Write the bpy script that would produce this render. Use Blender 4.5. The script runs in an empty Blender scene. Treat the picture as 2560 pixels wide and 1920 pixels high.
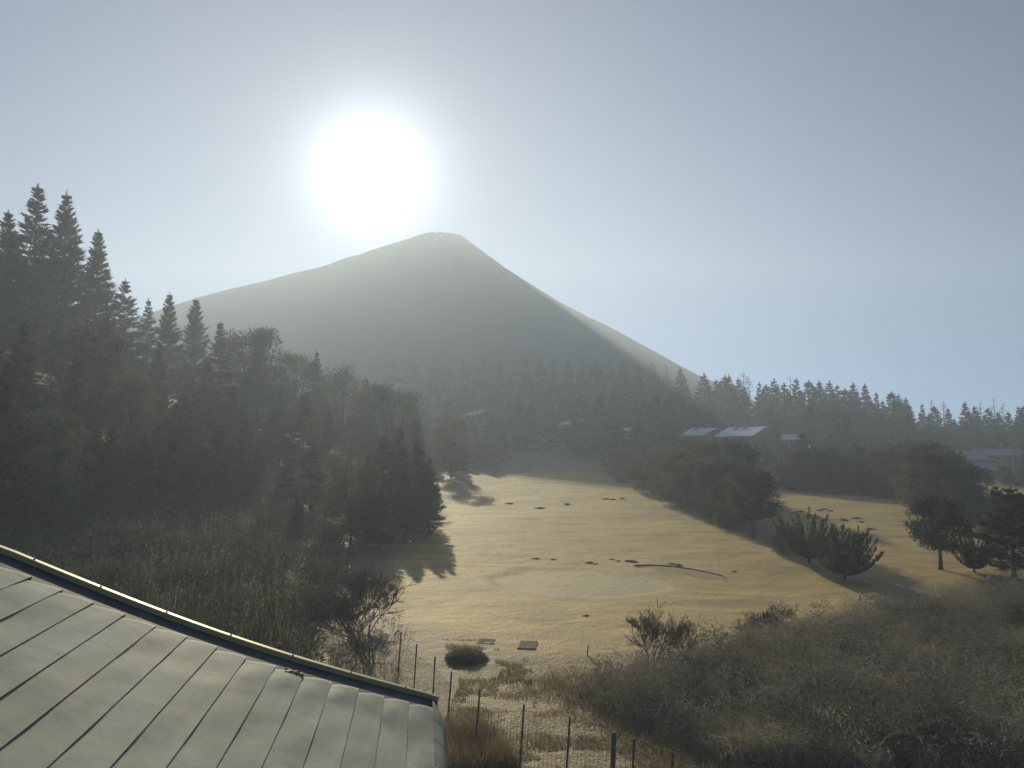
import bpy, math, random
import numpy as np
from mathutils import Vector, Matrix

R = math.radians
random.seed(7)
rng = np.random.default_rng(7)
scene = bpy.context.scene
COL = scene.collection

# ------------------------------------------------------------------ camera
CAM = np.array([0.0, 0.0, 9.0])
PITCH = R(4.9)
FPX = 2217.0                       # focal length in pixels of the 2560 px wide photograph
cam_data = bpy.data.cameras.new('camera')
cam_data.sensor_width = 36.0
cam_data.lens = 36.0 * FPX / 2560.0
cam_data.clip_start = 0.1
cam_data.clip_end = 20000.0
cam = bpy.data.objects.new('camera', cam_data)
cam.location = CAM
cam.rotation_euler = (math.pi / 2 + PITCH, 0, 0)
COL.objects.link(cam)
scene.camera = cam

# ------------------------------------------------------------------ sky and sun
SUN_EL = R(18.1)
SUN_AZ = R(-9.2)                  # left of straight ahead, over the left shoulder of the mountain
SUN_DIR = Vector((math.sin(SUN_AZ) * math.cos(SUN_EL), math.cos(SUN_AZ) * math.cos(SUN_EL), math.sin(SUN_EL)))

world = bpy.data.worlds.new('World')
scene.world = world
world.use_nodes = True
nt = world.node_tree
nt.nodes.clear()
w_out = nt.nodes.new('ShaderNodeOutputWorld')
bg_sky = nt.nodes.new('ShaderNodeBackground')
sky = nt.nodes.new('ShaderNodeTexSky')
sky.sky_type = 'NISHITA'
sky.sun_disc = False
sky.sun_elevation = SUN_EL
sky.sun_rotation = SUN_AZ
sky.altitude = 1000
sky.air_density = 0.4
sky.dust_density = 0.05
sky.ozone_density = 3.0
nt.links.new(sky.outputs[0], bg_sky.inputs[0])
bg_sky.inputs[1].default_value = 0.08
# white glow added to the sky for the sun's glare, as a function of the angle to the sun
geo = nt.nodes.new('ShaderNodeNewGeometry')
dotn = nt.nodes.new('ShaderNodeVectorMath'); dotn.operation = 'DOT_PRODUCT'
dotn.inputs[1].default_value = -SUN_DIR
nt.links.new(geo.outputs['Incoming'], dotn.inputs[0])
acos = nt.nodes.new('ShaderNodeMath'); acos.operation = 'ARCCOSINE'; acos.use_clamp = False
nt.links.new(dotn.outputs['Value'], acos.inputs[0])
def lobe(scale_deg, power, amp):
    a = nt.nodes.new('ShaderNodeMath'); a.operation = 'DIVIDE'; a.inputs[1].default_value = R(scale_deg)
    nt.links.new(acos.outputs[0], a.inputs[0])
    p = nt.nodes.new('ShaderNodeMath'); p.operation = 'POWER'; p.inputs[1].default_value = power
    nt.links.new(a.outputs[0], p.inputs[0])
    n = nt.nodes.new('ShaderNodeMath'); n.operation = 'MULTIPLY'; n.inputs[1].default_value = -1
    nt.links.new(p.outputs[0], n.inputs[0])
    e = nt.nodes.new('ShaderNodeMath'); e.operation = 'EXPONENT'
    nt.links.new(n.outputs[0], e.inputs[0])
    m = nt.nodes.new('ShaderNodeMath'); m.operation = 'MULTIPLY'; m.inputs[1].default_value = amp
    nt.links.new(e.outputs[0], m.inputs[0])
    return m
l1, l2 = lobe(2.6, 1.3, 2.2), lobe(6.0, 1.0, 0.3)
addl = nt.nodes.new('ShaderNodeMath'); addl.operation = 'ADD'
nt.links.new(l1.outputs[0], addl.inputs[0]); nt.links.new(l2.outputs[0], addl.inputs[1])
bg_glare = nt.nodes.new('ShaderNodeBackground')
bg_glare.inputs[0].default_value = (1.0, 0.97, 0.98, 1)
nt.links.new(addl.outputs[0], bg_glare.inputs[1])
adds = nt.nodes.new('ShaderNodeAddShader')
nt.links.new(bg_sky.outputs[0], adds.inputs[0]); nt.links.new(bg_glare.outputs[0], adds.inputs[1])
nt.links.new(adds.outputs[0], w_out.inputs['Surface'])

sun_data = bpy.data.lights.new('sun', 'SUN')
sun_data.energy = 4.2
sun_data.angle = R(0.5)
sun_data.color = (1.0, 0.875, 0.62)
sun = bpy.data.objects.new('sun', sun_data)
sun.rotation_euler = SUN_DIR.to_track_quat('Z', 'Y').to_euler()
sun.location = (0, 0, 60)
COL.objects.link(sun)

scene.view_settings.view_transform = 'Standard'
scene.view_settings.look = 'None'
scene.view_settings.exposure = 0.08
scene.view_settings.gamma = 1.0
scene.view_settings.use_curve_mapping = False

scene.render.engine = 'CYCLES'
cy = scene.cycles
cy.max_bounces = 6
cy.diffuse_bounces = 3
cy.glossy_bounces = 2
cy.transmission_bounces = 3
cy.transparent_max_bounces = 6
cy.volume_bounces = 2
cy.use_denoising = True
cy.denoiser = 'OPENIMAGEDENOISE'
cy.sample_clamp_indirect = 4.0
cy.use_adaptive_sampling = True
cy.adaptive_threshold = 0.02

HAZE_DENSITY = 0.00092
HAZE_G = 0.5

# ------------------------------------------------------------------ helpers
def W(px, py, Y):
    """the world point seen at photo pixel (px, py) at forward distance Y"""
    u, v = (px - 1280) / FPX, (960 - py) / FPX
    d = np.array([u, math.cos(PITCH) - v * math.sin(PITCH), math.sin(PITCH) + v * math.cos(PITCH)])
    return CAM + d * (Y / d[1])

def tag(o, label=None, cat=None, group=None, kind=None):
    if label: o['label'] = label
    if cat: o['category'] = cat
    if group: o['group'] = group
    if kind: o['kind'] = kind
    return o

def link(name, data, parent=None, loc=None):
    o = bpy.data.objects.new(name, data)
    COL.objects.link(o)
    if parent is not None: o.parent = parent
    if loc is not None: o.location = loc
    return o

def mesh_np(name, verts, faces, mats, smooth=False, mat_idx=None):
    """faces: (n,3) or (n,4) int array, or list of such arrays"""
    if not isinstance(faces, list): faces = [faces]
    me = bpy.data.meshes.new(name)
    verts = np.asarray(verts, dtype=np.float32).reshape(-1, 3)
    me.vertices.add(len(verts)); me.vertices.foreach_set('co', verts.ravel())
    loops = np.concatenate([np.asarray(f, dtype=np.int32).ravel() for f in faces])
    tot = np.concatenate([np.full(len(f), np.asarray(f).shape[1], dtype=np.int32) for f in faces])
    start = np.concatenate([[0], np.cumsum(tot)[:-1]]).astype(np.int32)
    me.loops.add(len(loops)); me.loops.foreach_set('vertex_index', loops)
    me.polygons.add(len(tot)); me.polygons.foreach_set('loop_start', start); me.polygons.foreach_set('loop_total', tot)
    if mat_idx is not None: me.polygons.foreach_set('material_index', np.asarray(mat_idx, dtype=np.int32))
    for m in (mats if isinstance(mats, (list, tuple)) else [mats]): me.materials.append(m)
    me.update(calc_edges=True); me.validate()
    me.polygons.foreach_set('use_smooth', np.full(len(me.polygons), smooth, dtype=bool))
    return me

class MB:
    """collects simple solids and makes one mesh"""
    def __init__(s): s.v, s.q, s.t, s.n = [], [], [], 0
    def add(s, v, q=(), t=()):
        s.v.append(np.asarray(v, float).reshape(-1, 3))
        if len(q): s.q.append(np.asarray(q, int).reshape(-1, 4) + s.n)
        if len(t): s.t.append(np.asarray(t, int).reshape(-1, 3) + s.n)
        s.n += len(s.v[-1]); return s
    def box(s, c, size, M=None):
        c = np.asarray(c, float); h = np.asarray(size, float) / 2
        v = np.array([[x, y, z] for x in (-1, 1) for y in (-1, 1) for z in (-1, 1)]) * h
        if M is not None: v = v @ np.asarray(M).T
        return s.hexa(v + c)
    def hexa(s, v):
        # vertex order x,y,z nested (---, --+, -+-, -++, +--, +-+, ++-, +++)
        return s.add(v, [[0,1,3,2],[4,6,7,5],[0,4,5,1],[2,3,7,6],[0,2,6,4],[1,5,7,3]])
    def tubes(s, p0, p1, r0, r1, k=5, cap=True):
        v, q = tube_arrays(p0, p1, r0, r1, k); s.add(v, q)
        if cap:
            n = len(np.atleast_2d(p0))
            for i in range(n):
                b = i * 2 * k
                s.t.append(np.array([[b + k, b + k + j, b + k + j + 1] for j in range(1, k - 1)]) + s.n - 2 * k * n)
        return s
    def build(s, name, mat, parent=None, smooth=False, loc=None):
        faces = []
        if s.q: faces.append(np.concatenate(s.q))
        if s.t: faces.append(np.concatenate(s.t))
        return link(name, mesh_np(name, np.concatenate(s.v), faces, mat, smooth), parent, loc)

def tube_arrays(p0, p1, r0, r1, k=4):
    p0, p1 = np.atleast_2d(p0).astype(float), np.atleast_2d(p1).astype(float)
    n = len(p0); r0 = np.broadcast_to(r0, n); r1 = np.broadcast_to(r1, n)
    d = p1 - p0; d /= np.maximum(np.linalg.norm(d, axis=1, keepdims=True), 1e-9)
    ref = np.where(np.abs(d[:, 2:3]) > 0.9, [[1.0, 0, 0]], [[0, 0, 1.0]])
    a = np.cross(d, ref); a /= np.linalg.norm(a, axis=1, keepdims=True)
    b = np.cross(d, a)
    ang = np.arange(k) * 2 * math.pi / k
    ring = np.cos(ang)[None, :, None] * a[:, None] + np.sin(ang)[None, :, None] * b[:, None]
    v = np.concatenate([p0[:, None] + ring * r0[:, None, None], p1[:, None] + ring * r1[:, None, None]], axis=1)
    j = np.arange(k); jn = (j + 1) % k
    q = np.stack([j, jn, jn + k, j + k], axis=1)
    q = (q[None] + (np.arange(n) * 2 * k)[:, None, None]).reshape(-1, 4)
    return v.reshape(-1, 3), q

def unit(a): return a / np.maximum(np.linalg.norm(a, axis=-1, keepdims=True), 1e-9)

def cards(p, d, l, w, g=rng):
    """leaf-shaped triangles at p pointing along d"""
    n = len(p); d = unit(d)
    s = unit(np.cross(d, unit(g.normal(size=(n, 3)))))
    l = np.broadcast_to(l, n)[:, None]; w = np.broadcast_to(w, n)[:, None]
    v = np.stack([p - s * w / 2, p + s * w / 2, p + d * l], axis=1).reshape(-1, 3)
    return v, np.arange(3 * n).reshape(-1, 3)

def value_noise(x, y, seed=0):
    xi, yi = np.floor(x).astype(int), np.floor(y).astype(int)
    xf, yf = x - xi, y - yi
    def h(a, b):
        n = (a * 374761393 + b * 668265263 + seed * 1442695041) & 0x7fffffff
        n = ((n ^ (n >> 13)) * 1274126177) & 0x7fffffff
        return ((n ^ (n >> 16)) & 0xffff) / 65535.0
    u, v = xf * xf * (3 - 2 * xf), yf * yf * (3 - 2 * yf)
    return (h(xi, yi) * (1 - u) + h(xi + 1, yi) * u) * (1 - v) + (h(xi, yi + 1) * (1 - u) + h(xi + 1, yi + 1) * u) * v

def fbm(x, y, o=4, seed=0):
    r = np.zeros_like(x, dtype=float); a = 0.5
    for i in range(o):
        r += a * (value_noise(x * 2 ** i, y * 2 ** i, seed + i) * 2 - 1); a *= 0.5
    return r

# ------------------------------------------------------------------ materials
def new_mat(name):
    m = bpy.data.materials.new(name); m.use_nodes = True
    n = m.node_tree.nodes; n.clear()
    return m, n, m.node_tree.links

def simple_mat(name, col, rough=0.8, metallic=0.0, var=0.25, scale=3.0, bump=0.0, spec=0.3, trans=0.0, obj_var=0.0):
    m, n, l = new_mat(name)
    out = n.new('ShaderNodeOutputMaterial')
    tc = n.new('ShaderNodeTexCoord')
    no = n.new('ShaderNodeTexNoise'); no.inputs['Scale'].default_value = scale; no.inputs['Detail'].default_value = 5
    l.new(tc.outputs['Object'], no.inputs['Vector'])
    ramp = n.new('ShaderNodeValToRGB')
    c = np.array(col)
    ramp.color_ramp.elements[0].position = 0.3; ramp.color_ramp.elements[1].position = 0.7
    ramp.color_ramp.elements[0].color = (*np.clip(c * (1 - var), 0, 1), 1)
    ramp.color_ramp.elements[1].color = (*np.clip(c * (1 + var), 0, 1), 1)
    l.new(no.outputs['Fac'], ramp.inputs[0])
    colour = ramp.outputs[0]
    if obj_var:
        oi = n.new('ShaderNodeObjectInfo')
        hs = n.new('ShaderNodeHueSaturation')
        mr = n.new('ShaderNodeMapRange'); mr.inputs[3].default_value = 1 - obj_var; mr.inputs[4].default_value = 1 + obj_var
        l.new(oi.outputs['Random'], mr.inputs[0]); l.new(mr.outputs[0], hs.inputs['Value'])
        mr2 = n.new('ShaderNodeMapRange'); mr2.inputs[3].default_value = 0.47; mr2.inputs[4].default_value = 0.52
        l.new(oi.outputs['Random'], mr2.inputs[0]); l.new(mr2.outputs[0], hs.inputs['Hue'])
        l.new(colour, hs.inputs['Color']); colour = hs.outputs[0]
    b = n.new('ShaderNodeBsdfPrincipled')
    b.inputs['Roughness'].default_value = rough; b.inputs['Metallic'].default_value = metallic
    b.inputs['Specular IOR Level'].default_value = spec
    l.new(colour, b.inputs['Base Color'])
    if bump:
        bp = n.new('ShaderNodeBump'); bp.inputs['Strength'].default_value = bump; bp.inputs['Distance'].default_value = 0.02
        l.new(no.outputs['Fac'], bp.inputs['Height']); l.new(bp.outputs[0], b.inputs['Normal'])
    sh = b.outputs[0]
    if trans:
        t = n.new('ShaderNodeBsdfTranslucent'); l.new(colour, t.inputs[0])
        mx = n.new('ShaderNodeMixShader'); mx.inputs[0].default_value = trans
        l.new(sh, mx.inputs[1]); l.new(t.outputs[0], mx.inputs[2]); sh = mx.outputs[0]
    l.new(sh, out.inputs['Surface'])
    return m

M = {}
M['needle'] = simple_mat('needle_foliage', (0.105, 0.12, 0.07), 0.7, var=0.35, scale=0.6, trans=0.45, obj_var=0.15, spec=0.2)
M['juniper'] = simple_mat('juniper_foliage', (0.075, 0.09, 0.045), 0.7, var=0.3, scale=1.2, trans=0.3, obj_var=0.1, spec=0.2)
M['far_needle'] = simple_mat('far_foliage', (0.10, 0.105, 0.08), 0.8, var=0.35, scale=0.3, trans=0.35, obj_var=0.3, spec=0.1)
M['bark'] = simple_mat('bark', (0.13, 0.10, 0.075), 0.9, var=0.4, scale=4, bump=0.4)
M['twig'] = simple_mat('bare_twig', (0.20, 0.15, 0.11), 0.85, var=0.3, scale=2)
M['bramble'] = simple_mat('bramble_twig', (0.31, 0.28, 0.21), 0.85, var=0.45, scale=0.4, trans=0.25)
M['dry'] = simple_mat('dry_grass_blade', (0.44, 0.40, 0.28), 0.8, var=0.35, scale=0.5, trans=0.45)
M['plume'] = simple_mat('dry_plume', (0.42, 0.375, 0.275), 0.9, var=0.2, scale=3, trans=0.5)
M['leaf'] = simple_mat('evergreen_leaf', (0.11, 0.12, 0.07), 0.6, var=0.35, scale=0.8, trans=0.35, obj_var=0.15)
M['post'] = simple_mat('weathered_post', (0.12, 0.115, 0.11), 0.7, var=0.3, scale=8)
M['wire'] = simple_mat('fence_wire', (0.22, 0.21, 0.19), 0.6, metallic=0.4, var=0.2, scale=5)
M['dark_mat'] = simple_mat('dark_turf_mat', (0.15, 0.14, 0.095), 0.9, var=0.3, scale=6, bump=0.4)
M['wood'] = simple_mat('old_timber', (0.20, 0.15, 0.10), 0.85, var=0.3, scale=5)
M['white'] = simple_mat('white_paint', (0.8, 0.8, 0.78), 0.5, var=0.05, scale=4)
M['sand'] = simple_mat('bunker_sand', (0.48, 0.37, 0.19), 0.95, var=0.12, scale=2, bump=0.3)
M['tuft'] = simple_mat('rough_tuft', (0.12, 0.10, 0.055), 0.9, var=0.35, scale=5, trans=0.2)

# ------------------------------------------------------------------ terrain height
T_Y = np.array([-120, 20, 45, 60, 75, 100, 135, 170, 200, 250, 330, 420, 500, 700, 1000, 1900], float)
T_P = np.array([-600, 0, 600, 1000, 1300, 1600, 1900, 2200, 2560, 3200], float)
T_Z = np.array([
    [0, 0, 0, 0, 0, 0, 0, 0, 0, 0],
    [0, 0, 0, 0, 0, 0, 0, 0, 0, 0],
    [0, 0, 0, 0, 0, -.3, -.6, -.4, 0, 0],
    [2, 2, 0.8, 0, 0, -.1, -.3, -.3, 0, 0],
    [5, 5, 2, .3, .1, 0, -.1, 0, 0, 0],
    [12, 12, 5, 1.2, 1.0, 1.0, 1.1, 1.0, .6, .6],
    [21, 21, 11, 3, 3, 2.9, 2.9, 2.4, 2, 2],
    [29, 29, 15, 5.2, 5.2, 5, 4.4, 4.2, 4.2, 4],
    [32, 32, 18, 7.2, 7.2, 6.8, 6, 5, 5, 5],
    [35, 35, 22, 12, 12, 11, 9.5, 7, 5.5, 5.5],
    [38, 38, 29, 20, 19, 17, 15, 11, 9, 9],
    [34, 34, 34, 32, 31, 28, 24, 18, 15, 14],
    [46, 46, 46, 44, 43, 39, 35, 26, 21, 20],
    [50, 50, 50, 48, 46, 42, 38, 30, 26, 25],
    [50, 50, 50, 48, 46, 42, 38, 32, 28, 26],
    [50, 50, 50, 48, 46, 42, 38, 34, 30, 30]], float)
NQ, NA = 400, 160
q_of = lambda y: np.log(np.maximum(y, -119) + 120.0)
QG = np.linspace(q_of(-119.0), q_of(1900.0), NQ)
AG = np.linspace((-600 - 1280) / FPX, (3200 - 1280) / FPX, NA)
_tmp = np.array([np.interp(QG, q_of(T_Y), T_Z[:, j]) for j in range(len(T_P))]).T
FINE = np.array([np.interp(AG, (T_P - 1280) / FPX, _tmp[i]) for i in range(NQ)])
for _ in range(24):
    P = np.pad(FINE, 1, mode='edge'); FINE = (P[:-2, 1:-1] + P[2:, 1:-1] + P[1:-1, :-2] + P[1:-1, 2:] + 4 * FINE) / 8

def base_h(x, y):
    x, y = np.asarray(x, float), np.asarray(y, float)
    a = np.clip(x / np.maximum(y, 40.0), AG[0], AG[-1] - 1e-6); q = np.clip(q_of(y), QG[0], QG[-1] - 1e-6)
    fa, fq = (a - AG[0]) / (AG[1] - AG[0]), (q - QG[0]) / (QG[1] - QG[0])
    ia, iq = fa.astype(int), fq.astype(int); ia = np.minimum(ia, NA - 2); iq = np.minimum(iq, NQ - 2)
    fa, fq = fa - ia, fq - iq
    return ((FINE[iq, ia] * (1 - fa) + FINE[iq, ia + 1] * fa) * (1 - fq) +
            (FINE[iq + 1, ia] * (1 - fa) + FINE[iq + 1, ia + 1] * fa) * fq)

def height(x, y):
    x, y = np.asarray(x, float), np.asarray(y, float)
    return (base_h(x, y) + 0.5 * fbm(x / 22, y / 22, 3, 3) + 0.06 * fbm(x / 3.2, y / 3.2, 3, 11)
            + 0.03 * fbm(x / 0.8, y / 0.8, 2, 21))

def hit(px, py):
    """where the line of sight of photo pixel (px, py) meets the ground"""
    ys = np.concatenate([np.linspace(15, 120, 1500), np.linspace(120, 600, 2000)])
    u, v = (px - 1280) / FPX, (960 - py) / FPX
    d = np.array([u, math.cos(PITCH) - v * math.sin(PITCH), math.sin(PITCH) + v * math.cos(PITCH)]); d = d / d[1]
    x, z = CAM[0] + d[0] * ys, CAM[2] + d[2] * ys
    below = np.nonzero(z < height(x, ys))[0]
    i = below[0] if len(below) else len(ys) - 1
    return np.array([x[i], ys[i], float(height(x[i], ys[i]))])

def hit_poly(pts): return np.array([hit(*p)[:2] for p in pts])

def in_poly(x, y, poly):
    c = np.zeros(np.shape(x), bool); n = len(poly); j = n - 1
    for i in range(n):
        xi, yi = poly[i]; xj, yj = poly[j]
        with np.errstate(divide='ignore', invalid='ignore'):
            t = ((yi > y) != (yj > y)) & (x < (xj - xi) * (y - yi) / (yj - yi + 1e-12) + xi)
        c ^= t; j = i
    return c

def poly_dist(x, y, poly):
    d = np.full(np.shape(x), 1e9); n = len(poly)
    for i in range(n):
        a, b = poly[i], poly[(i + 1) % n]; ab = b - a
        t = np.clip(((x - a[0]) * ab[0] + (y - a[1]) * ab[1]) / (ab @ ab + 1e-9), 0, 1)
        d = np.minimum(d, np.hypot(x - a[0] - t * ab[0], y - a[1] - t * ab[1]))
    return d

def soft(x, y, poly, w):
    s = np.where(in_poly(x, y, poly), 1, -1) * poly_dist(x, y, poly)
    return np.clip(0.5 + s / (2 * w), 0, 1)

FAIR_A = hit_poly([(880, 1480), (1000, 1400), (1120, 1260), (1260, 1195), (1340, 1174), (1540, 1187), (1700, 1240), (1830, 1330),
                   (2000, 1400), (2170, 1488), (2110, 1530), (1900, 1575), (1700, 1600), (1500, 1640), (1380, 1645), (1200, 1600), (1000, 1560)])
FAIR_B = hit_poly([(1890, 1262), (1960, 1236), (2100, 1236), (2300, 1256), (2400, 1290), (2440, 1340), (2500, 1420), (2400, 1462),
                   (2200, 1455), (2060, 1420), (1960, 1340)])
FAIR_C = hit_poly([(2420, 1208), (2560, 1226), (2700, 1240), (2700, 1300), (2560, 1292), (2430, 1290)])
GREEN = hit_poly([(1215, 1438), (1330, 1418), (1500, 1424), (1640, 1450), (1690, 1476), (1500, 1492), (1350, 1482), (1240, 1462)])
PATH = hit_poly([(1105, 1600), (1210, 1600), (1330, 1660), (1330, 1720), (1450, 1790), (1600, 1850), (1740, 1930), (1050, 1930), (1120, 1780), (1150, 1700)])
THICKET = hit_poly([(1390, 1715), (1450, 1705), (1570, 1715), (1710, 1700), (1810, 1660), (1900, 1620), (2050, 1580), (2150, 1560),
                    (2230, 1540), (2400, 1530), (2700, 1510), (2900, 1930), (1830, 1930), (1680, 1850), (1510, 1790)])

# ------------------------------------------------------------------ ground sheet
def build_ground():
    ys = [-60.0]
    while ys[-1] < 900:
        y = ys[-1]; step = 4.0 if y < 10 else max(0.3, 0.0075 * y) if y < 260 else 0.03 * y
        ys.append(y + step)
    ys = np.array(ys)
    xs = [0.0]
    while xs[-1] < 720:
        x = xs[-1]; xs.append(x + (0.45 if x < 45 else 0.9 if x < 90 else 0.08 * (x - 80)))
    xs = np.array(xs); xs = np.concatenate([-xs[:0:-1], xs])
    X, Y = np.meshgrid(xs, ys)
    Z = height(X, Y)
    gm = soft(X + 1.2 * fbm(X / 4, Y / 4, 3, 15), Y + 1.2 * fbm(X / 4, Y / 4, 3, 17), GREEN, 1.3)
    Z = Z - 0.16 * soft(X + 1.0 * fbm(X / 4, Y / 4, 3, 15), Y + 1.0 * fbm(X / 4, Y / 4, 3, 17), GREEN, 0.5)
    near = soft(X, Y, PATH, 3.0)
    Z += 0.12 * near * fbm(X / 1.1, Y / 1.1, 3, 5)
    Z += 0.055 * fbm(X / 1.6, Y / 1.3, 4, 77) * (1 - gm)
    nx, ny = len(xs), len(ys)
    idx = np.arange(nx * ny).reshape(ny, nx)
    F = np.stack([idx[:-1, :-1], idx[:-1, 1:], idx[1:, 1:], idx[1:, :-1]], axis=-1).reshape(-1, 4)
    V = np.stack([X, Y, Z], axis=-1).reshape(-1, 3)
    wob = 1.5 * fbm(X / 6, Y / 6, 3, 31), 1.5 * fbm(X / 6, Y / 6, 3, 41)
    fair = np.maximum.reduce([soft(X + wob[0], Y + wob[1], FAIR_A, 1.2), soft(X + wob[0], Y + wob[1], FAIR_B, 1.5), soft(X, Y, FAIR_C, 2)])
    m, n, l = new_mat('winter_turf')
    out = n.new('ShaderNodeOutputMaterial'); b = n.new('ShaderNodeBsdfPrincipled')
    b.inputs['Roughness'].default_value = 0.7; b.inputs['Specular IOR Level'].default_value = 0.5
    b.inputs['Specular Tint'].default_value = (1.0, 0.86, 0.55, 1)
    tc = n.new('ShaderNodeTexCoord')
    def noise(scale, detail=6, stretch=(1, 1, 1)):
        mp = n.new('ShaderNodeMapping'); mp.inputs['Scale'].default_value = stretch
        l.new(tc.outputs['Object'], mp.inputs[0])
        t = n.new('ShaderNodeTexNoise'); t.inputs['Scale'].default_value = scale; t.inputs['Detail'].default_value = detail
        l.new(mp.outputs[0], t.inputs['Vector']); return t
    def ramp(src, c0, c1, p0=0.3, p1=0.7):
        r = n.new('ShaderNodeValToRGB'); r.color_ramp.elements[0].position = p0; r.color_ramp.elements[1].position = p1
        r.color_ramp.elements[0].color = (*c0, 1); r.color_ramp.elements[1].color = (*c1, 1)
        l.new(src, r.inputs[0]); return r.outputs[0]
    def mix(f, a, c):
        x = n.new('ShaderNodeMix'); x.data_type = 'RGBA'
        l.new(f, x.inputs['Factor']); l.new(a, x.inputs['A']); l.new(c, x.inputs['B']); return x.outputs['Result']
    n1, n2, n3, n4 = noise(0.12), noise(1.8, 9), noise(9.0, 5), noise(0.35, 6, (0.6, 1.6, 1))
    f1 = ramp(n4.outputs['Fac'], (0.54, 0.375, 0.105), (0.70, 0.50, 0.155))
    f2 = ramp(n2.outputs['Fac'], (0.46, 0.33, 0.105), (0.68, 0.49, 0.155), 0.35, 0.65)
    half = n.new('ShaderNodeValue'); half.outputs[0].default_value = 0.45
    fairc = mix(half.outputs[0], f1, f2)
    mottle = ramp(noise(0.22, 7, (0.7, 1.5, 1)).outputs['Fac'], (0, 0, 0), (0.75, 0.75, 0.75), 0.48, 0.66)  # random darker mottling over the fairway colour
    mottle_col = ramp(n3.outputs['Fac'], (0.25, 0.18, 0.085), (0.40, 0.29, 0.13))
    fairc = mix(mottle, fairc, mottle_col)
    rough_c = mix(n1.outputs['Fac'], ramp(n2.outputs['Fac'], (0.16, 0.12, 0.065), (0.30, 0.23, 0.12)),
                  ramp(n3.outputs['Fac'], (0.20, 0.16, 0.085), (0.36, 0.28, 0.15)))
    greenc = ramp(n2.outputs['Fac'], (0.56, 0.44, 0.22), (0.64, 0.51, 0.27))
    pathc = ramp(n2.outputs['Fac'], (0.32, 0.235, 0.11), (0.48, 0.36, 0.17))
    def attr(name):
        a = n.new('ShaderNodeAttribute'); a.attribute_name = name; return a.outputs['Fac']
    c = mix(attr('path'), rough_c, pathc)
    c = mix(attr('fairway'), c, fairc)
    c = mix(attr('green'), c, greenc)
    l.new(c, b.inputs['Base Color'])
    bp = n.new('ShaderNodeBump'); bp.inputs['Strength'].default_value = 0.8; bp.inputs['Distance'].default_value = 0.16
    mathn = n.new('ShaderNodeMath'); mathn.operation = 'ADD'
    l.new(n2.outputs['Fac'], mathn.inputs[0]); l.new(n3.outputs['Fac'], mathn.inputs[1])
    l.new(mathn.outputs[0], bp.inputs['Height']); l.new(bp.outputs[0], b.inputs['Normal'])
    l.new(b.outputs[0], out.inputs['Surface'])
    me = mesh_np('ground', V, F, m, smooth=True)
    for nm, arr in (('fairway', fair), ('green', gm), ('path', near)):
        a = me.attributes.new(nm, 'FLOAT', 'POINT'); a.data.foreach_set('value', arr.ravel().astype(np.float32))
    return tag(link('ground', me), 'winter golf course ground with straw coloured fairways and brown rough', kind='structure')
build_ground()

# ------------------------------------------------------------------ mountain
def build_mountain():
    D = 780.0
    S = D / FPX / math.cos(PITCH)
    top = W(1108, 577, D)
    rp = np.array([0, 30, 38, 160, 290, 470, 640, 900, 1200, 1400]) * S
    rd = np.array([7, 5, 5, 100, 183, 280, 378, 500, 590, 640]) * S
    lp = np.array([0, 30, 38, 180, 310, 470, 610, 900, 1200, 1400]) * S
    ld = np.array([7, 2, 5, 58, 107, 157, 197, 300, 400, 500]) * S
    nr, na = 170, 360
    r = np.linspace(0, 1, nr) ** 1.25 * 1330 * S
    az = np.linspace(0, 2 * math.pi, na, endpoint=False)
    Rr, A = np.meshgrid(r, az, indexing='ij')
    w = 0.5 + 0.5 * np.cos(A); w = w * w * (3 - 2 * w)
    drop = np.interp(Rr, rp, rd) * w + np.interp(Rr, lp, ld) * (1 - w)
    # ravines that run down the flanks
    k = A * 18 / math.pi
    wob = 1.2 * fbm(Rr / 60, A * 3, 3, 9)
    rav = np.abs(fbm((k + wob) * 1.0, Rr / 400 + 0 * k, 4, 51))
    drop += np.clip(Rr / 80, 0, 1) * (5.0 * rav + 1.5 * fbm(Rr * np.cos(A) / 25, Rr * np.sin(A) / 25, 4, 61))
    drop += np.clip(1 - Rr / 40, 0, 1) * 2.0 * fbm(A * 5, Rr / 8, 2, 71)
    # the crater's floor lies below its uneven rim
    drop += 9 * np.clip(1 - Rr / 17, 0, 1)
    Xm, Ym, Zm = top[0] + Rr * np.cos(A), D + Rr * np.sin(A) * np.where(np.sin(A) > 0, 0.42, 0.62), top[2] - drop
    Zm = np.maximum(Zm, 20)
    idx = np.arange(nr * na).reshape(nr, na)
    F = np.stack([idx[:-1], np.roll(idx, -1, 1)[:-1], np.roll(idx, -1, 1)[1:], idx[1:]], axis=-1).reshape(-1, 4)[:, ::-1]
    m, n, l = new_mat('volcanic_slope')
    out = n.new('ShaderNodeOutputMaterial'); b = n.new('ShaderNodeBsdfPrincipled')
    b.inputs['Roughness'].default_value = 0.95; b.inputs['Specular IOR Level'].default_value = 0.1
    tc = n.new('ShaderNodeTexCoord'); t = n.new('ShaderNodeTexNoise'); t.inputs['Scale'].default_value = 0.02; t.inputs['Detail'].default_value = 8
    l.new(tc.outputs['Object'], t.inputs['Vector'])
    rr = n.new('ShaderNodeValToRGB'); rr.color_ramp.elements[0].position = 0.35; rr.color_ramp.elements[1].position = 0.65
    rr.color_ramp.elements[0].color = (0.045, 0.047, 0.055, 1); rr.color_ramp.elements[1].color = (0.085, 0.083, 0.09, 1)
    l.new(t.outputs['Fac'], rr.inputs[0]); l.new(rr.outputs[0], b.inputs['Base Color']); l.new(b.outputs[0], out.inputs['Surface'])
    me = mesh_np('mountain', np.stack([Xm, Ym, Zm], -1).reshape(-1, 3), F, m, smooth=True)
    tag(link('mountain', me), 'bare cone of a volcano with a flat summit under the low sun', kind='structure')
    return float(Zm.max())
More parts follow.
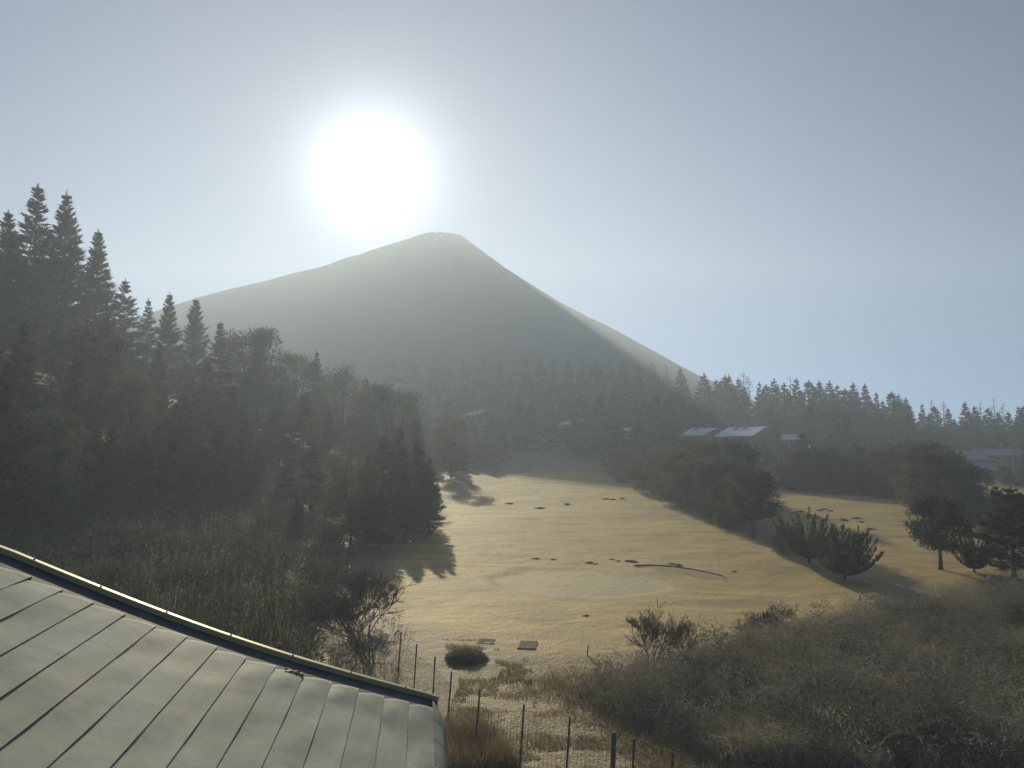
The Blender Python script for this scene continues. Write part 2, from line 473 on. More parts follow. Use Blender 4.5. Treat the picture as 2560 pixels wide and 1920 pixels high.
MTN_TOP = build_mountain()

# ------------------------------------------------------------------ haze, added to stand in for the sun's veiling glare
hz = MB(); hz.box((0, 450, (MTN_TOP + 8 - 5) / 2), (1580, 1020, MTN_TOP + 8 + 5))
hm, hn, hl = new_mat('glare_haze')
ho = hn.new('ShaderNodeOutputMaterial'); pv = hn.new('ShaderNodeVolumePrincipled')
pv.inputs['Color'].default_value = (0.71, 0.84, 1.0, 1)
pv.inputs['Density'].default_value = HAZE_DENSITY
pv.inputs['Anisotropy'].default_value = HAZE_G
hl.new(pv.outputs[0], ho.inputs['Volume'])
tag(hz.build('haze', hm), 'pale haze added over the whole valley for the veil of sun glare', kind='stuff')

# ------------------------------------------------------------------ the house whose roof fills the lower left corner
def build_near_house():
    root = link('house', None)
    tag(root, 'near house with grey lapped metal roof filling the lower left corner', 'house')
    P0, P1 = W(1079, 1752, 7.0), W(0, 1386, 5.6)          # lower and upper end of the gable edge
    vp = W(1060, 1038, 1.0) - CAM; s = vp / np.linalg.norm(vp)   # the way the courses run
    e = P1 - P0; E = np.linalg.norm(e); e = e / E
    nrm = np.cross(s, e); nrm /= np.linalg.norm(nrm)
    if nrm[2] < 0: nrm = -nrm
    t_end = P0 + 0 * s
    root.location = (P0[0], P0[1] - 3, 0)
    off = -np.array(root.location)
    m, n, l = new_mat('lapped_roof_metal')
    out = n.new('ShaderNodeOutputMaterial'); b = n.new('ShaderNodeBsdfPrincipled')
    b.inputs['Metallic'].default_value = 0.0; b.inputs['Specular IOR Level'].default_value = 0.25
    tc = n.new('ShaderNodeTexCoord')
    t1 = n.new('ShaderNodeTexNoise'); t1.inputs['Scale'].default_value = 1.6; t1.inputs['Detail'].default_value = 7; t1.inputs['Distortion'].default_value = 0.7
    t2 = n.new('ShaderNodeTexNoise'); t2.inputs['Scale'].default_value = 60; t2.inputs['Detail'].default_value = 3
    t3 = n.new('ShaderNodeTexNoise'); t3.inputs['Scale'].default_value = 4.5; t3.inputs['Detail'].default_value = 2
    for t in (t1, t2, t3): l.new(tc.outputs['Object'], t.inputs['Vector'])
    r1 = n.new('ShaderNodeValToRGB'); e0, e1 = r1.color_ramp.elements
    e0.position, e1.position = 0.40, 0.62
    e0.color = (0.36, 0.41, 0.32, 1); e1.color = (0.58, 0.64, 0.50, 1)
    l.new(t1.outputs['Fac'], r1.inputs[0])
    oi = n.new('ShaderNodeObjectInfo'); mr = n.new('ShaderNodeMapRange'); mr.inputs[3].default_value = 0.9; mr.inputs[4].default_value = 1.08
    l.new(oi.outputs['Random'], mr.inputs[0])
    hs = n.new('ShaderNodeHueSaturation'); l.new(mr.outputs[0], hs.inputs['Value']); l.new(r1.outputs[0], hs.inputs['Color'])
    mx = n.new('ShaderNodeMix'); mx.data_type = 'RGBA'; mx.blend_type = 'MULTIPLY'; mx.inputs['Factor'].default_value = 0.35
    r2 = n.new('ShaderNodeValToRGB'); r2.color_ramp.elements[0].position = 0.3; r2.color_ramp.elements[1].position = 0.75
    r2.color_ramp.elements[0].color = (0.7, 0.7, 0.7, 1)
    l.new(t2.outputs['Fac'], r2.inputs[0]); l.new(hs.outputs[0], mx.inputs['A']); l.new(r2.outputs[0], mx.inputs['B'])
    # run-off streaks along the courses and a few rust stains
    mp = n.new('ShaderNodeMapping'); mp.inputs['Scale'].default_value = (9, 0.8, 9); l.new(tc.outputs['Object'], mp.inputs[0])
    t4 = n.new('ShaderNodeTexNoise'); t4.inputs['Scale'].default_value = 1.0; t4.inputs['Detail'].default_value = 6; l.new(mp.outputs[0], t4.inputs['Vector'])
    r4 = n.new('ShaderNodeValToRGB'); r4.color_ramp.elements[0].position = 0.36; r4.color_ramp.elements[1].position = 0.62
    r4.color_ramp.elements[0].color = (0.62, 0.62, 0.58, 1); l.new(t4.outputs['Fac'], r4.inputs[0])
    mx2 = n.new('ShaderNodeMix'); mx2.data_type = 'RGBA'; mx2.blend_type = 'MULTIPLY'; mx2.inputs['Factor'].default_value = 0.55
    l.new(mx.outputs['Result'], mx2.inputs['A']); l.new(r4.outputs[0], mx2.inputs['B'])
    t5 = n.new('ShaderNodeTexNoise'); t5.inputs['Scale'].default_value = 3.2; t5.inputs['Detail'].default_value = 8; l.new(tc.outputs['Object'], t5.inputs['Vector'])
    r5 = n.new('ShaderNodeMapRange'); r5.inputs[1].default_value = 0.66; r5.inputs[2].default_value = 0.74; r5.inputs[4].default_value = 0.55; l.new(t5.outputs['Fac'], r5.inputs[0])
    mx3 = n.new('ShaderNodeMix'); mx3.data_type = 'RGBA'; l.new(r5.outputs[0], mx3.inputs['Factor']); l.new(mx2.outputs['Result'], mx3.inputs['A'])
    mx3.inputs['B'].default_value = (0.22, 0.18, 0.12, 1)
    l.new(mx3.outputs['Result'], b.inputs['Base Color'])
    r3 = n.new('ShaderNodeMapRange'); r3.inputs[3].default_value = 0.62; r3.inputs[4].default_value = 0.85
    l.new(t1.outputs['Fac'], r3.inputs[0]); l.new(r3.outputs[0], b.inputs['Roughness'])
    bp = n.new('ShaderNodeBump'); bp.inputs['Strength'].default_value = 0.25; bp.inputs['Distance'].default_value = 0.02
    l.new(t3.outputs['Fac'], bp.inputs['Height']); l.new(bp.outputs[0], b.inputs['Normal']); l.new(b.outputs[0], out.inputs['Surface'])
    M_roof = m
    trim = simple_mat('gleam_verge_trim', (0.50, 0.43, 0.25), 0.52, metallic=0.35, var=0.1, scale=3)  # the sun's gold gleam along the strip is put into its base colour
    dark = simple_mat('dark_flashing', (0.10, 0.105, 0.10), 0.7, var=0.2, scale=6)
    M_wall = simple_mat('house_wall', (0.45, 0.42, 0.36), 0.85, var=0.08, scale=6, bump=0.2)
    # image positions of the lap lines along the gable edge, converted to distances along it
    step = E / 15.45
    g = random.Random(3)
    roof_under = MB()
    ncourse = 26
    L = 8.5                                                # how far the courses run back toward and past the camera
    a0 = -0.04
    und = [P0 + e * k + s * q - nrm * dz for k in (a0, ncourse * step) for q in (-L, 0.0) for dz in (0.10, 0.03)]
    roof_under.hexa(np.array(und) + off)
    roof = roof_under.build('roof', dark, root)
    bow = lambda k: 0.22 * math.sin(math.pi * min(1, max(0, k / E)))     # the gable edge sags a little toward the house
    for c in range(ncourse):
        # a course: wavy plate, proud at its lower edge, tucked under the next at its upper edge
        k0, k1 = c * step, (c + 1) * step + 0.035
        nu, nv = 9, 46
        u = np.linspace(0, 1, nu); v = np.linspace(0, 1, nv) ** 1.6
        ph = g.uniform(0, 6)
        pts = []
        end = g.uniform(-0.012, 0.012)
        for j, vv in enumerate(v):
            for i, uu in enumerate(u):
                k = k0 + (k1 - k0) * uu
                belly = 0.030 * math.sin(math.pi * uu) - 0.075 * uu          # bulging end outline
                q = -0.19 - bow(k) + end + belly - vv * L if j == 0 else -0.19 - bow(k) + end + belly * (1 - vv) - vv * L
                z = 0.011 * (1 - uu) + 0.004
                z += 0.0045 * math.sin(uu * math.pi) * (math.sin(vv * 37 + ph) + math.sin(vv * 83 + 2 * ph) * 0.6)
                z += 0.010 * math.sin(uu * math.pi) * math.exp(-((vv * L - 0.25) / 0.18) ** 2)
                if j == 0: z -= 0.012
                pts.append(P0 + e * k + s * q + nrm * z)
        pts = np.array(pts)
        idx = np.arange(nu * nv).reshape(nv, nu)
        F = np.stack([idx[:-1, :-1], idx[:-1, 1:], idx[1:, 1:], idx[1:, :-1]], -1).reshape(-1, 4)
        # the folded lip along the lower edge and the cut end
        lip = pts[idx[:, 0]] - nrm * 0.010 + e * 0.002
        endlip = pts[idx[0]] - nrm * 0.03
        allv = np.concatenate([pts, lip, endlip, pts[idx[:, 0]], pts[idx[0]]]) + off
        li = np.arange(nv) + nu * nv; ei = np.arange(nu) + nu * nv + nv
        lt = ei[-1] + 1 + np.arange(nv); et = lt[-1] + 1 + np.arange(nu)
        F2 = np.stack([lt[:-1], lt[1:], li[1:], li[:-1]], -1)
        F3 = np.stack([et[:-1], ei[:-1], ei[1:], et[1:]], -1)
        me = mesh_np('roof_panel', allv, np.concatenate([F, F2, F3]), M_roof, smooth=True)
        me.polygons.foreach_set('use_smooth', np.concatenate([np.ones(len(F), bool), np.zeros(len(F2) + len(F3), bool)]))
        me.update()
        o = link('roof_panel', me, roof)
        if c == 5: o['label'] = 'roof panel with a crumpled upturned corner at its gable end'
    # a crumpled corner of one course
    cr = MB(); k = 5.35 * step; g2 = np.random.default_rng(5)
    gp = np.array([[P0 + e * (k - 0.07 + 0.14 * i / 6) + s * (-0.205 - bow(k) - 0.015 * j) + nrm * (0.014 + 0.016 * g2.random()) for i in range(7)] for j in range(5)])
    idc = np.arange(35).reshape(5, 7)
    cr.add(gp.reshape(-1, 3) + off, np.stack([idc[:-1, :-1], idc[:-1, 1:], idc[1:, 1:], idc[1:, :-1]], -1).reshape(-1, 4))
    cr.build('crumpled_flap', trim, roof)
    # dark valley flashing and the pale verge trim with its screws
    NB = 40
    ks = np.linspace(-0.06, ncourse * step, NB)
    def strip(name, q0, q1, z0, z1, mat, parent):
        ring = []
        for kk in ks:
            bo = -bow(kk)
            ring.append([P0 + e * kk + s * (q0 + bo) + nrm * z0, P0 + e * kk + s * (q1 + bo) + nrm * z0,
                         P0 + e * kk + s * (q1 + bo) + nrm * z1, P0 + e * kk + s * (q0 + bo) + nrm * z1])
        ring = np.array(ring).reshape(-1, 3) + off
        q = []
        for i in range(NB - 1):
            for j in range(4): q.append([4 * i + j, 4 * i + (j + 1) % 4, 4 * i + 4 + (j + 1) % 4, 4 * i + 4 + j])
        mb = MB(); mb.add(ring, q + [[0, 3, 2, 1], [4 * NB - 4, 4 * NB - 3, 4 * NB - 2, 4 * NB - 1]])
        return mb.build(name, mat, parent)
    strip('flashing', -0.26, 0.055, -0.027, -0.008, dark, root)
    vt = strip('verge_trim', 0.058, 0.10, -0.06, 0.028, trim, root)
    for i in range(9):
        kk = 0.25 + i * 0.46
        c = P0 + e * kk + s * (0.079 - bow(kk)) + nrm * 0.0285
        sc = MB(); sc.tubes([c + off], [c + nrm * 0.004 + off], 0.008, 0.006, 6); sc.build('screw', M['post'], vt)
    # rounded eave caps along the low edge
    for i in range(5):
        q0, q1 = -0.02 - i * 0.42, -0.02 - (i + 1) * 0.42 + 0.012
        v = []; nn = 9
        for q in np.linspace(q0, q1, 4):
            for j in range(nn):
                a = math.pi * 0.62 * j / (nn - 1)
                taper = 0.35 + 0.65 * min(1, (-q + 0.03) / 0.2)
                v.append(P0 + s * q - e * (0.15 * taper * math.sin(a)) + nrm * (0.012 - 0.13 * (1 - math.cos(a))))
        ix = np.arange(4 * nn).reshape(4, nn)
        mb = MB(); mb.add(np.array(v) + off, np.stack([ix[:-1, :-1], ix[:-1, 1:], ix[1:, 1:], ix[1:, :-1]], -1).reshape(-1, 4))
        mb.build('eave_cap', M_roof, root, smooth=True)
    # walls under the roof
    wl = MB()
    k_hi = ncourse * step
    cor = [(0.35, -L + 0.4), (0.35, -0.5), (k_hi - 0.1, -0.5), (k_hi - 0.1, -L + 0.4)]
    v = []
    for (kk, q) in cor:
        p = P0 + e * kk + s * q - nrm * 0.14
        v.append([p[0], p[1], -0.5]); v.append(p)
    wl.add(np.array(v) + off, [[0, 2, 3, 1], [2, 4, 5, 3], [4, 6, 7, 5], [6, 0, 1, 7]])
    wl.build('wall', M_wall, root)
build_near_house()

# ------------------------------------------------------------------ plants: mesh makers
def conifer_crown(h, r, nb, per, seed, t0=0.06, leaf=0.75, wid=0.2, taper=0.85, droop=0.25, lift=0.35):
    g = np.random.default_rng(seed)
    t = t0 + (1 - t0) * (g.random(nb) ** 0.85)
    t = np.sort(t)
    nw = max(8, int(h / 0.85)); t = np.clip((np.round(t * nw) + g.normal(0, 0.26, nb)) / nw, t0, 0.955)   # whorls, one a year
    az = np.arange(nb) * 2.39996 + g.normal(0, 0.4, nb)
    L = r * np.clip((1 - t), 0, 1) ** taper * g.uniform(0.65, 1.12, nb) + 0.02 * r
    L *= np.clip((t - t0 + 0.10) / 0.2, 0.45, 1)
    el = -droop * (1 - t) + lift * t + g.normal(0, 0.1, nb)
    dirs = np.stack([np.cos(az) * np.cos(el), np.sin(az) * np.cos(el), np.sin(el)], -1)
    lat = np.stack([-np.sin(az), np.cos(az), np.zeros(nb)], -1)
    bi = np.repeat(np.arange(nb), per)
    s = g.random(nb * per) ** 0.7
    side = g.normal(0, 0.16, nb * per) * (1.15 - s) * L[bi]
    p = np.zeros((nb * per, 3)); p[:, 2] = t[bi] * h
    p += dirs[bi] * (s * L[bi])[:, None] + lat[bi] * side[:, None]
    p[:, 2] += 0.10 * L[bi] * s ** 2 + g.normal(0, 0.06, nb * per) * L[bi]
    d = dirs[bi] * 1.0 + lat[bi] * (np.sign(side) * g.uniform(0.1, 1.0, nb * per))[:, None] + g.normal(0, 0.25, (nb * per, 3))
    d[:, 2] += 0.25
    sc = np.clip(0.32 + 1.3 * L[bi] / r, 0.36, 1.15)
    v, f = cards(p, d, leaf * sc * g.uniform(0.6, 1.25, nb * per), wid * sc * g.uniform(0.7, 1.3, nb * per), g)
    # upturned shoots at the bough ends
    e2 = np.repeat(np.arange(nb), 3)
    pe = np.stack([0 * t, 0 * t, t * h], -1)[e2] + dirs[e2] * (L[e2] * g.uniform(0.8, 1.02, 3 * nb))[:, None]; pe[:, 2] += 0.1 * L[e2]
    de = dirs[e2] + lat[e2] * g.normal(0, 0.45, 3 * nb)[:, None]; de[:, 2] += g.uniform(0.3, 1.1, 3 * nb)
    v3, f3 = cards(pe, de, leaf * g.uniform(0.5, 1.05, 3 * nb) * np.clip(sc[::per][e2], 0.5, 1), wid * 0.55, g)
    # leader shoot
    k = 22
    pl = np.zeros((k, 3)); zz = g.uniform(0.94, 0.995, k); pl[:, 2] = h * zz
    dl = g.normal(0, 0.6, (k, 3)) * ((1.0 - zz) * 14)[:, None]; dl[:, 2] = 1
    v2, f2 = cards(pl, dl, leaf * g.uniform(0.5, 0.8, k), wid * 0.5, g)
    # boughs
    bv, bq = tube_arrays(np.stack([0 * t, 0 * t, t * h], -1), np.stack([0 * t, 0 * t, t * h], -1) + dirs * (L * 0.8)[:, None], 0.012 * h * 0.12 + 0.01, 0.006, 3)
    return [(v, f), (v2, f2), (v3, f3), (bv, bq)]

def join_arrays(lst):
    V, T, Q, n = [], [], [], 0
    for v, f in lst:
        V.append(v); (T if f.shape[1] == 3 else Q).append(f + n); n += len(v)
    faces = []
    if T: faces.append(np.concatenate(T))
    if Q: faces.append(np.concatenate(Q))
    return np.concatenate(V), faces

def trunk_mesh(name, h, r, seed, bend=0.02):
    g = np.random.default_rng(seed); n = 7
    z = np.linspace(-0.4, h, n); off = np.cumsum(g.normal(0, bend * h / n, (n, 2)), 0) * np.linspace(0, 1, n)[:, None] * 0.6
    p = np.concatenate([off, z[:, None]], 1)
    rr = r * (1 - np.linspace(0, 0.95, n)) ; rr[0] *= 1.3
    v, q = tube_arrays(p[:-1], p[1:], rr[:-1], rr[1:], 7)
    return mesh_np(name, v, q, M['bark'], smooth=True)

def bare_segments(h, seed, levels=4, spread=0.5, split=(2, 4), r0=0.06, up=0.3, start=(0, 0, 0), stems=1, stem_spread=0.4, shrink=0.72, gravity=0.0, wiggle=0.16):
    g = random.Random(seed); P0, P1, A, B = [], [], [], []
    def grow(p, d, L, r, lev):
        nseg = 3 if lev < levels - 1 else 2
        for i in range(nseg):
            d = (d + Vector((g.gauss(0, wiggle), g.gauss(0, wiggle), g.gauss(0, wiggle) + up * 0.12 - gravity * lev * 0.05))).normalized()
            q = p + d * (L / nseg); r1 = r * 0.86
            P0.append(p); P1.append(q); A.append(r); B.append(r1)
            if lev < levels and (i > 0 or lev > 1):
                for _ in range(g.randint(*split) if i == nseg - 1 else g.randint(0, split[0])):
                    ax = Vector((g.gauss(0, 1), g.gauss(0, 1), g.gauss(0, 0.5)))
                    nd = (d + ax.normalized() * g.uniform(spread * 0.6, spread * 1.4)).normalized()
                    grow(q, nd, L * shrink * g.uniform(0.7, 1.1), r1 * 0.65, lev + 1)
            p, r = q, r1
    for i in range(stems):
        d = Vector((g.gauss(0, stem_spread), g.gauss(0, stem_spread), 1)).normalized() if stems > 1 else Vector((g.gauss(0, .08), g.gauss(0, .08), 1)).normalized()
        grow(Vector(start), d, h * 0.42 * g.uniform(0.8, 1.1), r0, 1)
    return np.array([tuple(p) for p in P0]), np.array([tuple(p) for p in P1]), np.array(A), np.array(B)

def bare_mesh(name, mat, rmin=0.006, **kw):
    p0, p1, a, b = bare_segments(**kw)
    v, q = tube_arrays(p0, p1, np.maximum(a, rmin), np.maximum(b, rmin), 3)
    return mesh_np(name, v, q, mat)

# ------------------------------------------------------------------ individual trees
def place_tree(name, crown_me, trunk_me, loc, scale, rot, label, cat, group=None):
    root = link(name, None, None, loc)
    root.rotation_euler = (0, 0, rot); root.scale = scale
    tag(root, label, cat, group)
    if trunk_me is not None: link('trunk', trunk_me, root)
    if crown_me is not None: link('crown', crown_me, root)
    return root

def round_crown(seed, h=6.4, r=2.4, n=7000, z0=0.28, mat='leaf', flat=1.0, leaf=0.3):
    g = np.random.default_rng(seed); C = []
    nc = 60
    for k in range(nc):
        a = g.uniform(0, 6.28); zz = g.uniform(z0, 0.95); prof = math.sin(math.pi * min(1, max(0.05, (zz - z0 + 0.12) / (1.06 - z0 + 0.12)))) ** 0.7
        rr = r * prof * math.sqrt(g.uniform(0.15, 1))
        C.append([rr * math.cos(a), rr * math.sin(a), zz * h])
    C = np.array(C); ci = g.integers(0, nc, n)
    off = unit(g.normal(size=(n, 3))) * (g.random(n) ** 0.5)[:, None] * np.array([0.75, 0.75, 0.5]) * r / 2.4
    p = C[ci] + off; d = off * 1.0 + np.array([0, 0, 0.35]) + g.normal(0, 0.2, (n, 3))
    L = g.uniform(0.6, 1.3, n) * leaf
    v, f = cards(p, d, L, L * 0.4, g)
    bv, bq = tube_arrays(np.tile([[0, 0, h * 0.25]], (nc, 1)), C, 0.05, 0.02, 3)
    V, F = join_arrays([(v, f), (bv, bq)])
    return mesh_np('leafy_crown', V, F, M[mat])
BROAD = [round_crown(700 + k, r=2.2 + 0.3 * k, z0=0.1, n=9000, leaf=0.2) for k in range(3)]
BROAD_T = [trunk_mesh('trunk', 5.0, 0.14, 710 + k, 0.05) for k in range(3)]

H0 = 24.0
FIR = []
for sd in range(7):
    v, f = join_arrays(conifer_crown(H0, [4.6, 5.2, 4.2, 5.6, 4.9, 3.9, 5.4][sd], [330, 250, 300, 220, 350, 210, 280][sd], 34, 100 + sd, leaf=[0.8, 0.9, 0.7, 0.95, 0.8, 0.85, 0.75][sd],
                                       wid=0.22, taper=[0.9, 1.0, 0.75, 0.85, 0.95, 0.7, 1.1][sd], lift=[0.65, 0.5, 0.8, 0.4, 0.6, 0.9, 0.5][sd], droop=[0.25, 0.4, 0.1, 0.3, 0.2, 0.05, 0.45][sd]))
    FIR.append((mesh_np('fir_crown', v, f, M['needle']), trunk_mesh('fir_trunk', H0 * 0.97, 0.32, 200 + sd)))

left_firs = [  # photo x and y of the tip, distance, label
    (-70, 430, 98, 'big fir cut by the left picture edge beside the leftmost visible tips'),
    (22, 522, 110, 'fir whose low tip stands at the left picture edge, left of the tallest pair'),
    (96, 450, 105, 'tallest fir of the left wood, its tip highest against the sky'),
    (168, 470, 110, 'second tallest fir of the left wood, just right of the tallest'),
    (246, 566, 115, 'fir with open layered boughs stepping down right of the tallest pair'),
    (314, 692, 120, 'shorter fir with a forked tip below the open layered fir'),
    (372, 742, 132, 'smallest thin fir tip in the gap right of the forked fir'),
    (424, 728, 134, 'slim fir with a clear pointed spire, third from the mountain foot'),
    (490, 742, 138, 'broad topped fir where the mountain slope meets the left wood'),
    (548, 800, 140, 'fir just under the left foot of the mountain slope'),
    (606, 812, 143, 'fir under the mountain slope, right of the broad topped fir'),
    (668, 846, 146, 'hazy fir at the wood edge below the sunlit left slope'),
    (730, 862, 150, 'hazy fir below the mountain, left of the beams from the sun'),
    (790, 890, 152, 'hazy fir below the middle of the mountain, left half'),
    (850, 908, 155, 'hazy fir straight below the sun behind the shaded wood'),
    (912, 940, 158, 'hazy fir behind the fairway corner below the summit'),
    (975, 960, 162, 'fir at the wood edge casting its shadow on the fairway'),
    (1040, 1000, 166, 'last tall fir of the left wood above the fairway'),
    (1105, 1050, 172, 'low fir where the left wood ends at the top of the fairway'),
]
for i, (px, py, Y, lab) in enumerate(left_firs):
    Y = Y * 1.32 if i < 9 else 132 * 1.3 + (Y - 143) * 0.35 if i < 16 else Y
    if i > 8: px += random.uniform(-24, 24); py += random.uniform(-22, 30)
    p = W(px, py, Y); z = float(height(p[0], p[1])); h = p[2] - z
    if i >= 10 and i % 2 == 0:
        k = i % 3; sc_ = h / 6.6
        place_tree('leafy_tree', BROAD[k], BROAD_T[k], (p[0], p[1], z), (sc_ * 0.9, sc_ * 0.9, sc_), random.uniform(0, 6),
                   lab.replace('hazy fir', 'hazy broad tree').replace('low fir', 'low broad tree').replace('fir', 'broad tree', 1) if 'fir' in lab else lab, 'tree', 'broad crowned trees of the left wood')
        continue
    cm, tm = FIR[(i * 3 + 2) % len(FIR)]
    s = h / (H0 * 1.015); w = s * random.uniform(1.15, 1.4)
    place_tree('fir_tree', cm, tm, (p[0], p[1], z), (w, w, s), random.uniform(0, 6), lab, 'tree', 'firs of the wood on the left')

front_firs = [(60, 800, 46), (190, 880, 50), (330, 930, 55), (460, 980, 58), (580, 1010, 66), (690, 1060, 72), (20, 900, 38),
              (780, 1090, 80), (860, 1110, 92), (930, 1120, 100), (985, 1140, 112), (140, 1010, 40), (280, 1060, 44), (420, 1120, 48),
              (560, 1160, 54), (660, 1200, 60), (745, 1230, 66), (830, 1250, 76), (900, 1230, 88), (-40, 700, 48), (250, 780, 62), (400, 850, 70),
              (520, 890, 80), (640, 930, 90), (760, 980, 105), (1010, 1110, 128), (1060, 1120, 142), (1120, 1110, 155),
              (1000, 1060, 84), (1045, 1090, 82), (1075, 1140, 78), (960, 1080, 78), (920, 1130, 72), (1015, 1170, 72), (1060, 1200, 74), (880, 1160, 66), (950, 1210, 66),
              (260, 900, 66), (300, 960, 70), (345, 1000, 74), (385, 960, 78), (430, 1010, 72), (470, 1050, 68), (510, 1010, 76), (560, 1060, 74), (600, 1100, 70), (640, 1060, 78), (330, 1080, 58), (400, 1100, 60), (480, 1130, 60), (570, 1150, 62), (220, 1000, 58), (160, 980, 60), (100, 960, 62), (40, 900, 64),
              (150, 760, 70), (60, 640, 76), (320, 860, 84), (470, 900, 92), (590, 960, 96), (700, 980, 104), (820, 1020, 112), (880, 1040, 120), (940, 1060, 126), (990, 1060, 134), (1080, 1090, 150), (1150, 1120, 162), (640, 1120, 74), (540, 1100, 68), (800, 1170, 86), (720, 1130, 82)]
for i, (px, py, Y) in enumerate(front_firs):
    Y *= 1.8 if px < 700 else 1.25
    p = W(px, py, Y); z = float(height(p[0], p[1])); h = max(4, p[2] - z)
    if i % 3 == 2 and px < 900:
        k = (i // 3) % 3; sc_ = h / 6.6
        place_tree('leafy_tree', BROAD[k], BROAD_T[k], (p[0], p[1], z), (sc_ * 0.95, sc_ * 0.95, sc_), random.uniform(0, 6),
                   'shaded broad crowned tree inside the dim wood between the roof and the tall firs', 'tree', 'broad crowned trees low in the left wood')
        continue
    cm, tm = FIR[(i * 3 + 1) % len(FIR)]
    s = h / (H0 * 1.015); w = s * random.uniform(1.0, 1.5) * (1.25 if h < 12 else 1)
    place_tree('fir_tree', cm, tm, (p[0], p[1], z), (w, w, s), random.uniform(0, 6),
               'shaded fir inside the dim wood between the roof and the tall firs', 'tree', 'shaded firs low in the left wood')

for i, (px, b, t) in enumerate([(470, 1228, 1060), (500, 1240, 1090), (545, 1232, 1050), (590, 1240, 1080), (620, 1228, 1090), (430, 1245, 1070), (395, 1235, 1050), (355, 1250, 1080),
                                (310, 1240, 1060), (520, 1260, 1130), (575, 1262, 1140), (450, 1265, 1120), (640, 1250, 1110), (275, 1260, 1070), (235, 1250, 1060), (485, 1210, 1030), (610, 1205, 1040), (440, 1165, 1000), (480, 1150, 990), (520, 1160, 1010), (560, 1150, 1000), (600, 1160, 1010), (640, 1165, 1020),
                                (460, 1130, 985), (540, 1125, 985), (610, 1130, 1000), (400, 1150, 990), (360, 1140, 960), (680, 1150, 1020), (500, 1105, 960), (580, 1108, 970)]):
    p = hit(px, b); h = W(px, t, p[1])[2] - p[2]; s = h / H0
    place_tree('fir_tree', FIR[i % 7][0], FIR[i % 7][1], tuple(p), (s * 1.7, s * 1.7, s), i * 1.1,
               'young dark fir at the foot of the left wood above the plumed stalks', 'tree', 'young firs at the foot of the left wood')

# far forest: single mesh trees, three kinds
def far_tree(seed, h=18.0, r=3.2, nb=190, per=9, **kw):
    v, f = join_arrays(conifer_crown(h, r, nb, per, seed, leaf=1.15, wid=0.5, **kw)[:3])
    tv, tq = tube_arrays([[0, 0, -0.5], [0, 0, h * 0.5]], [[0, 0, h * 0.5], [0, 0, h * 0.96]], [0.26, 0.15], [0.15, 0.03], 5)
    n = len(v); faces = [f[0], tq + n]
    mi = np.concatenate([np.zeros(len(f[0])), np.ones(len(tq))])
    return mesh_np('conifer', np.concatenate([v, tv]), faces, [M['far_needle'], M['bark']], mat_idx=mi)
FAR = [far_tree(300 + i, r=r, taper=tp, droop=dr) for i, (r, tp, dr) in enumerate([(3.9, 0.95, 0.2), (3.2, 1.05, 0.3), (4.4, 0.8, 0.05), (3.5, 0.9, 0.25)])]

def larch(seed, h=18.0):
    g = np.random.default_rng(seed)
    nb = 60; t = np.sort(g.uniform(0.25, 0.97, nb)); az = g.uniform(0, 6.28, nb)
    L = 3.3 * (1 - t) ** 0.7 * g.uniform(0.6, 1.2, nb) + 0.3
    el = g.normal(0.12, 0.12, nb)
    d = np.stack([np.cos(az) * np.cos(el), np.sin(az) * np.cos(el), np.sin(el)], -1)
    a = np.stack([0 * t, 0 * t, t * h], -1); b = a + d * L[:, None]
    s = g.uniform(0.3, 0.9, (nb, 3)); P, Q = [a], [b]
    for k in range(3):
        m = a + (b - a) * s[:, k:k + 1]; P.append(m); Q.append(m + unit(d + g.normal(0, 0.7, (nb, 3))) * (0.3 * L)[:, None])
    P, Q = np.concatenate(P), np.concatenate(Q)
    rr = np.concatenate([np.full(nb, 0.06), np.full(3 * nb, 0.035)])
    v1, q1 = tube_arrays(P, Q, rr, rr * 0.6, 3)
    v2, q2 = tube_arrays([[0, 0, -0.5], [0, 0, h * 0.55]], [[0, 0, h * 0.55], [0, 0, h]], [0.22, 0.13], [0.13, 0.03], 6)
    return mesh_np('branches', v1, q1, M['twig']), mesh_np('trunk', v2, q2, M['bark'])

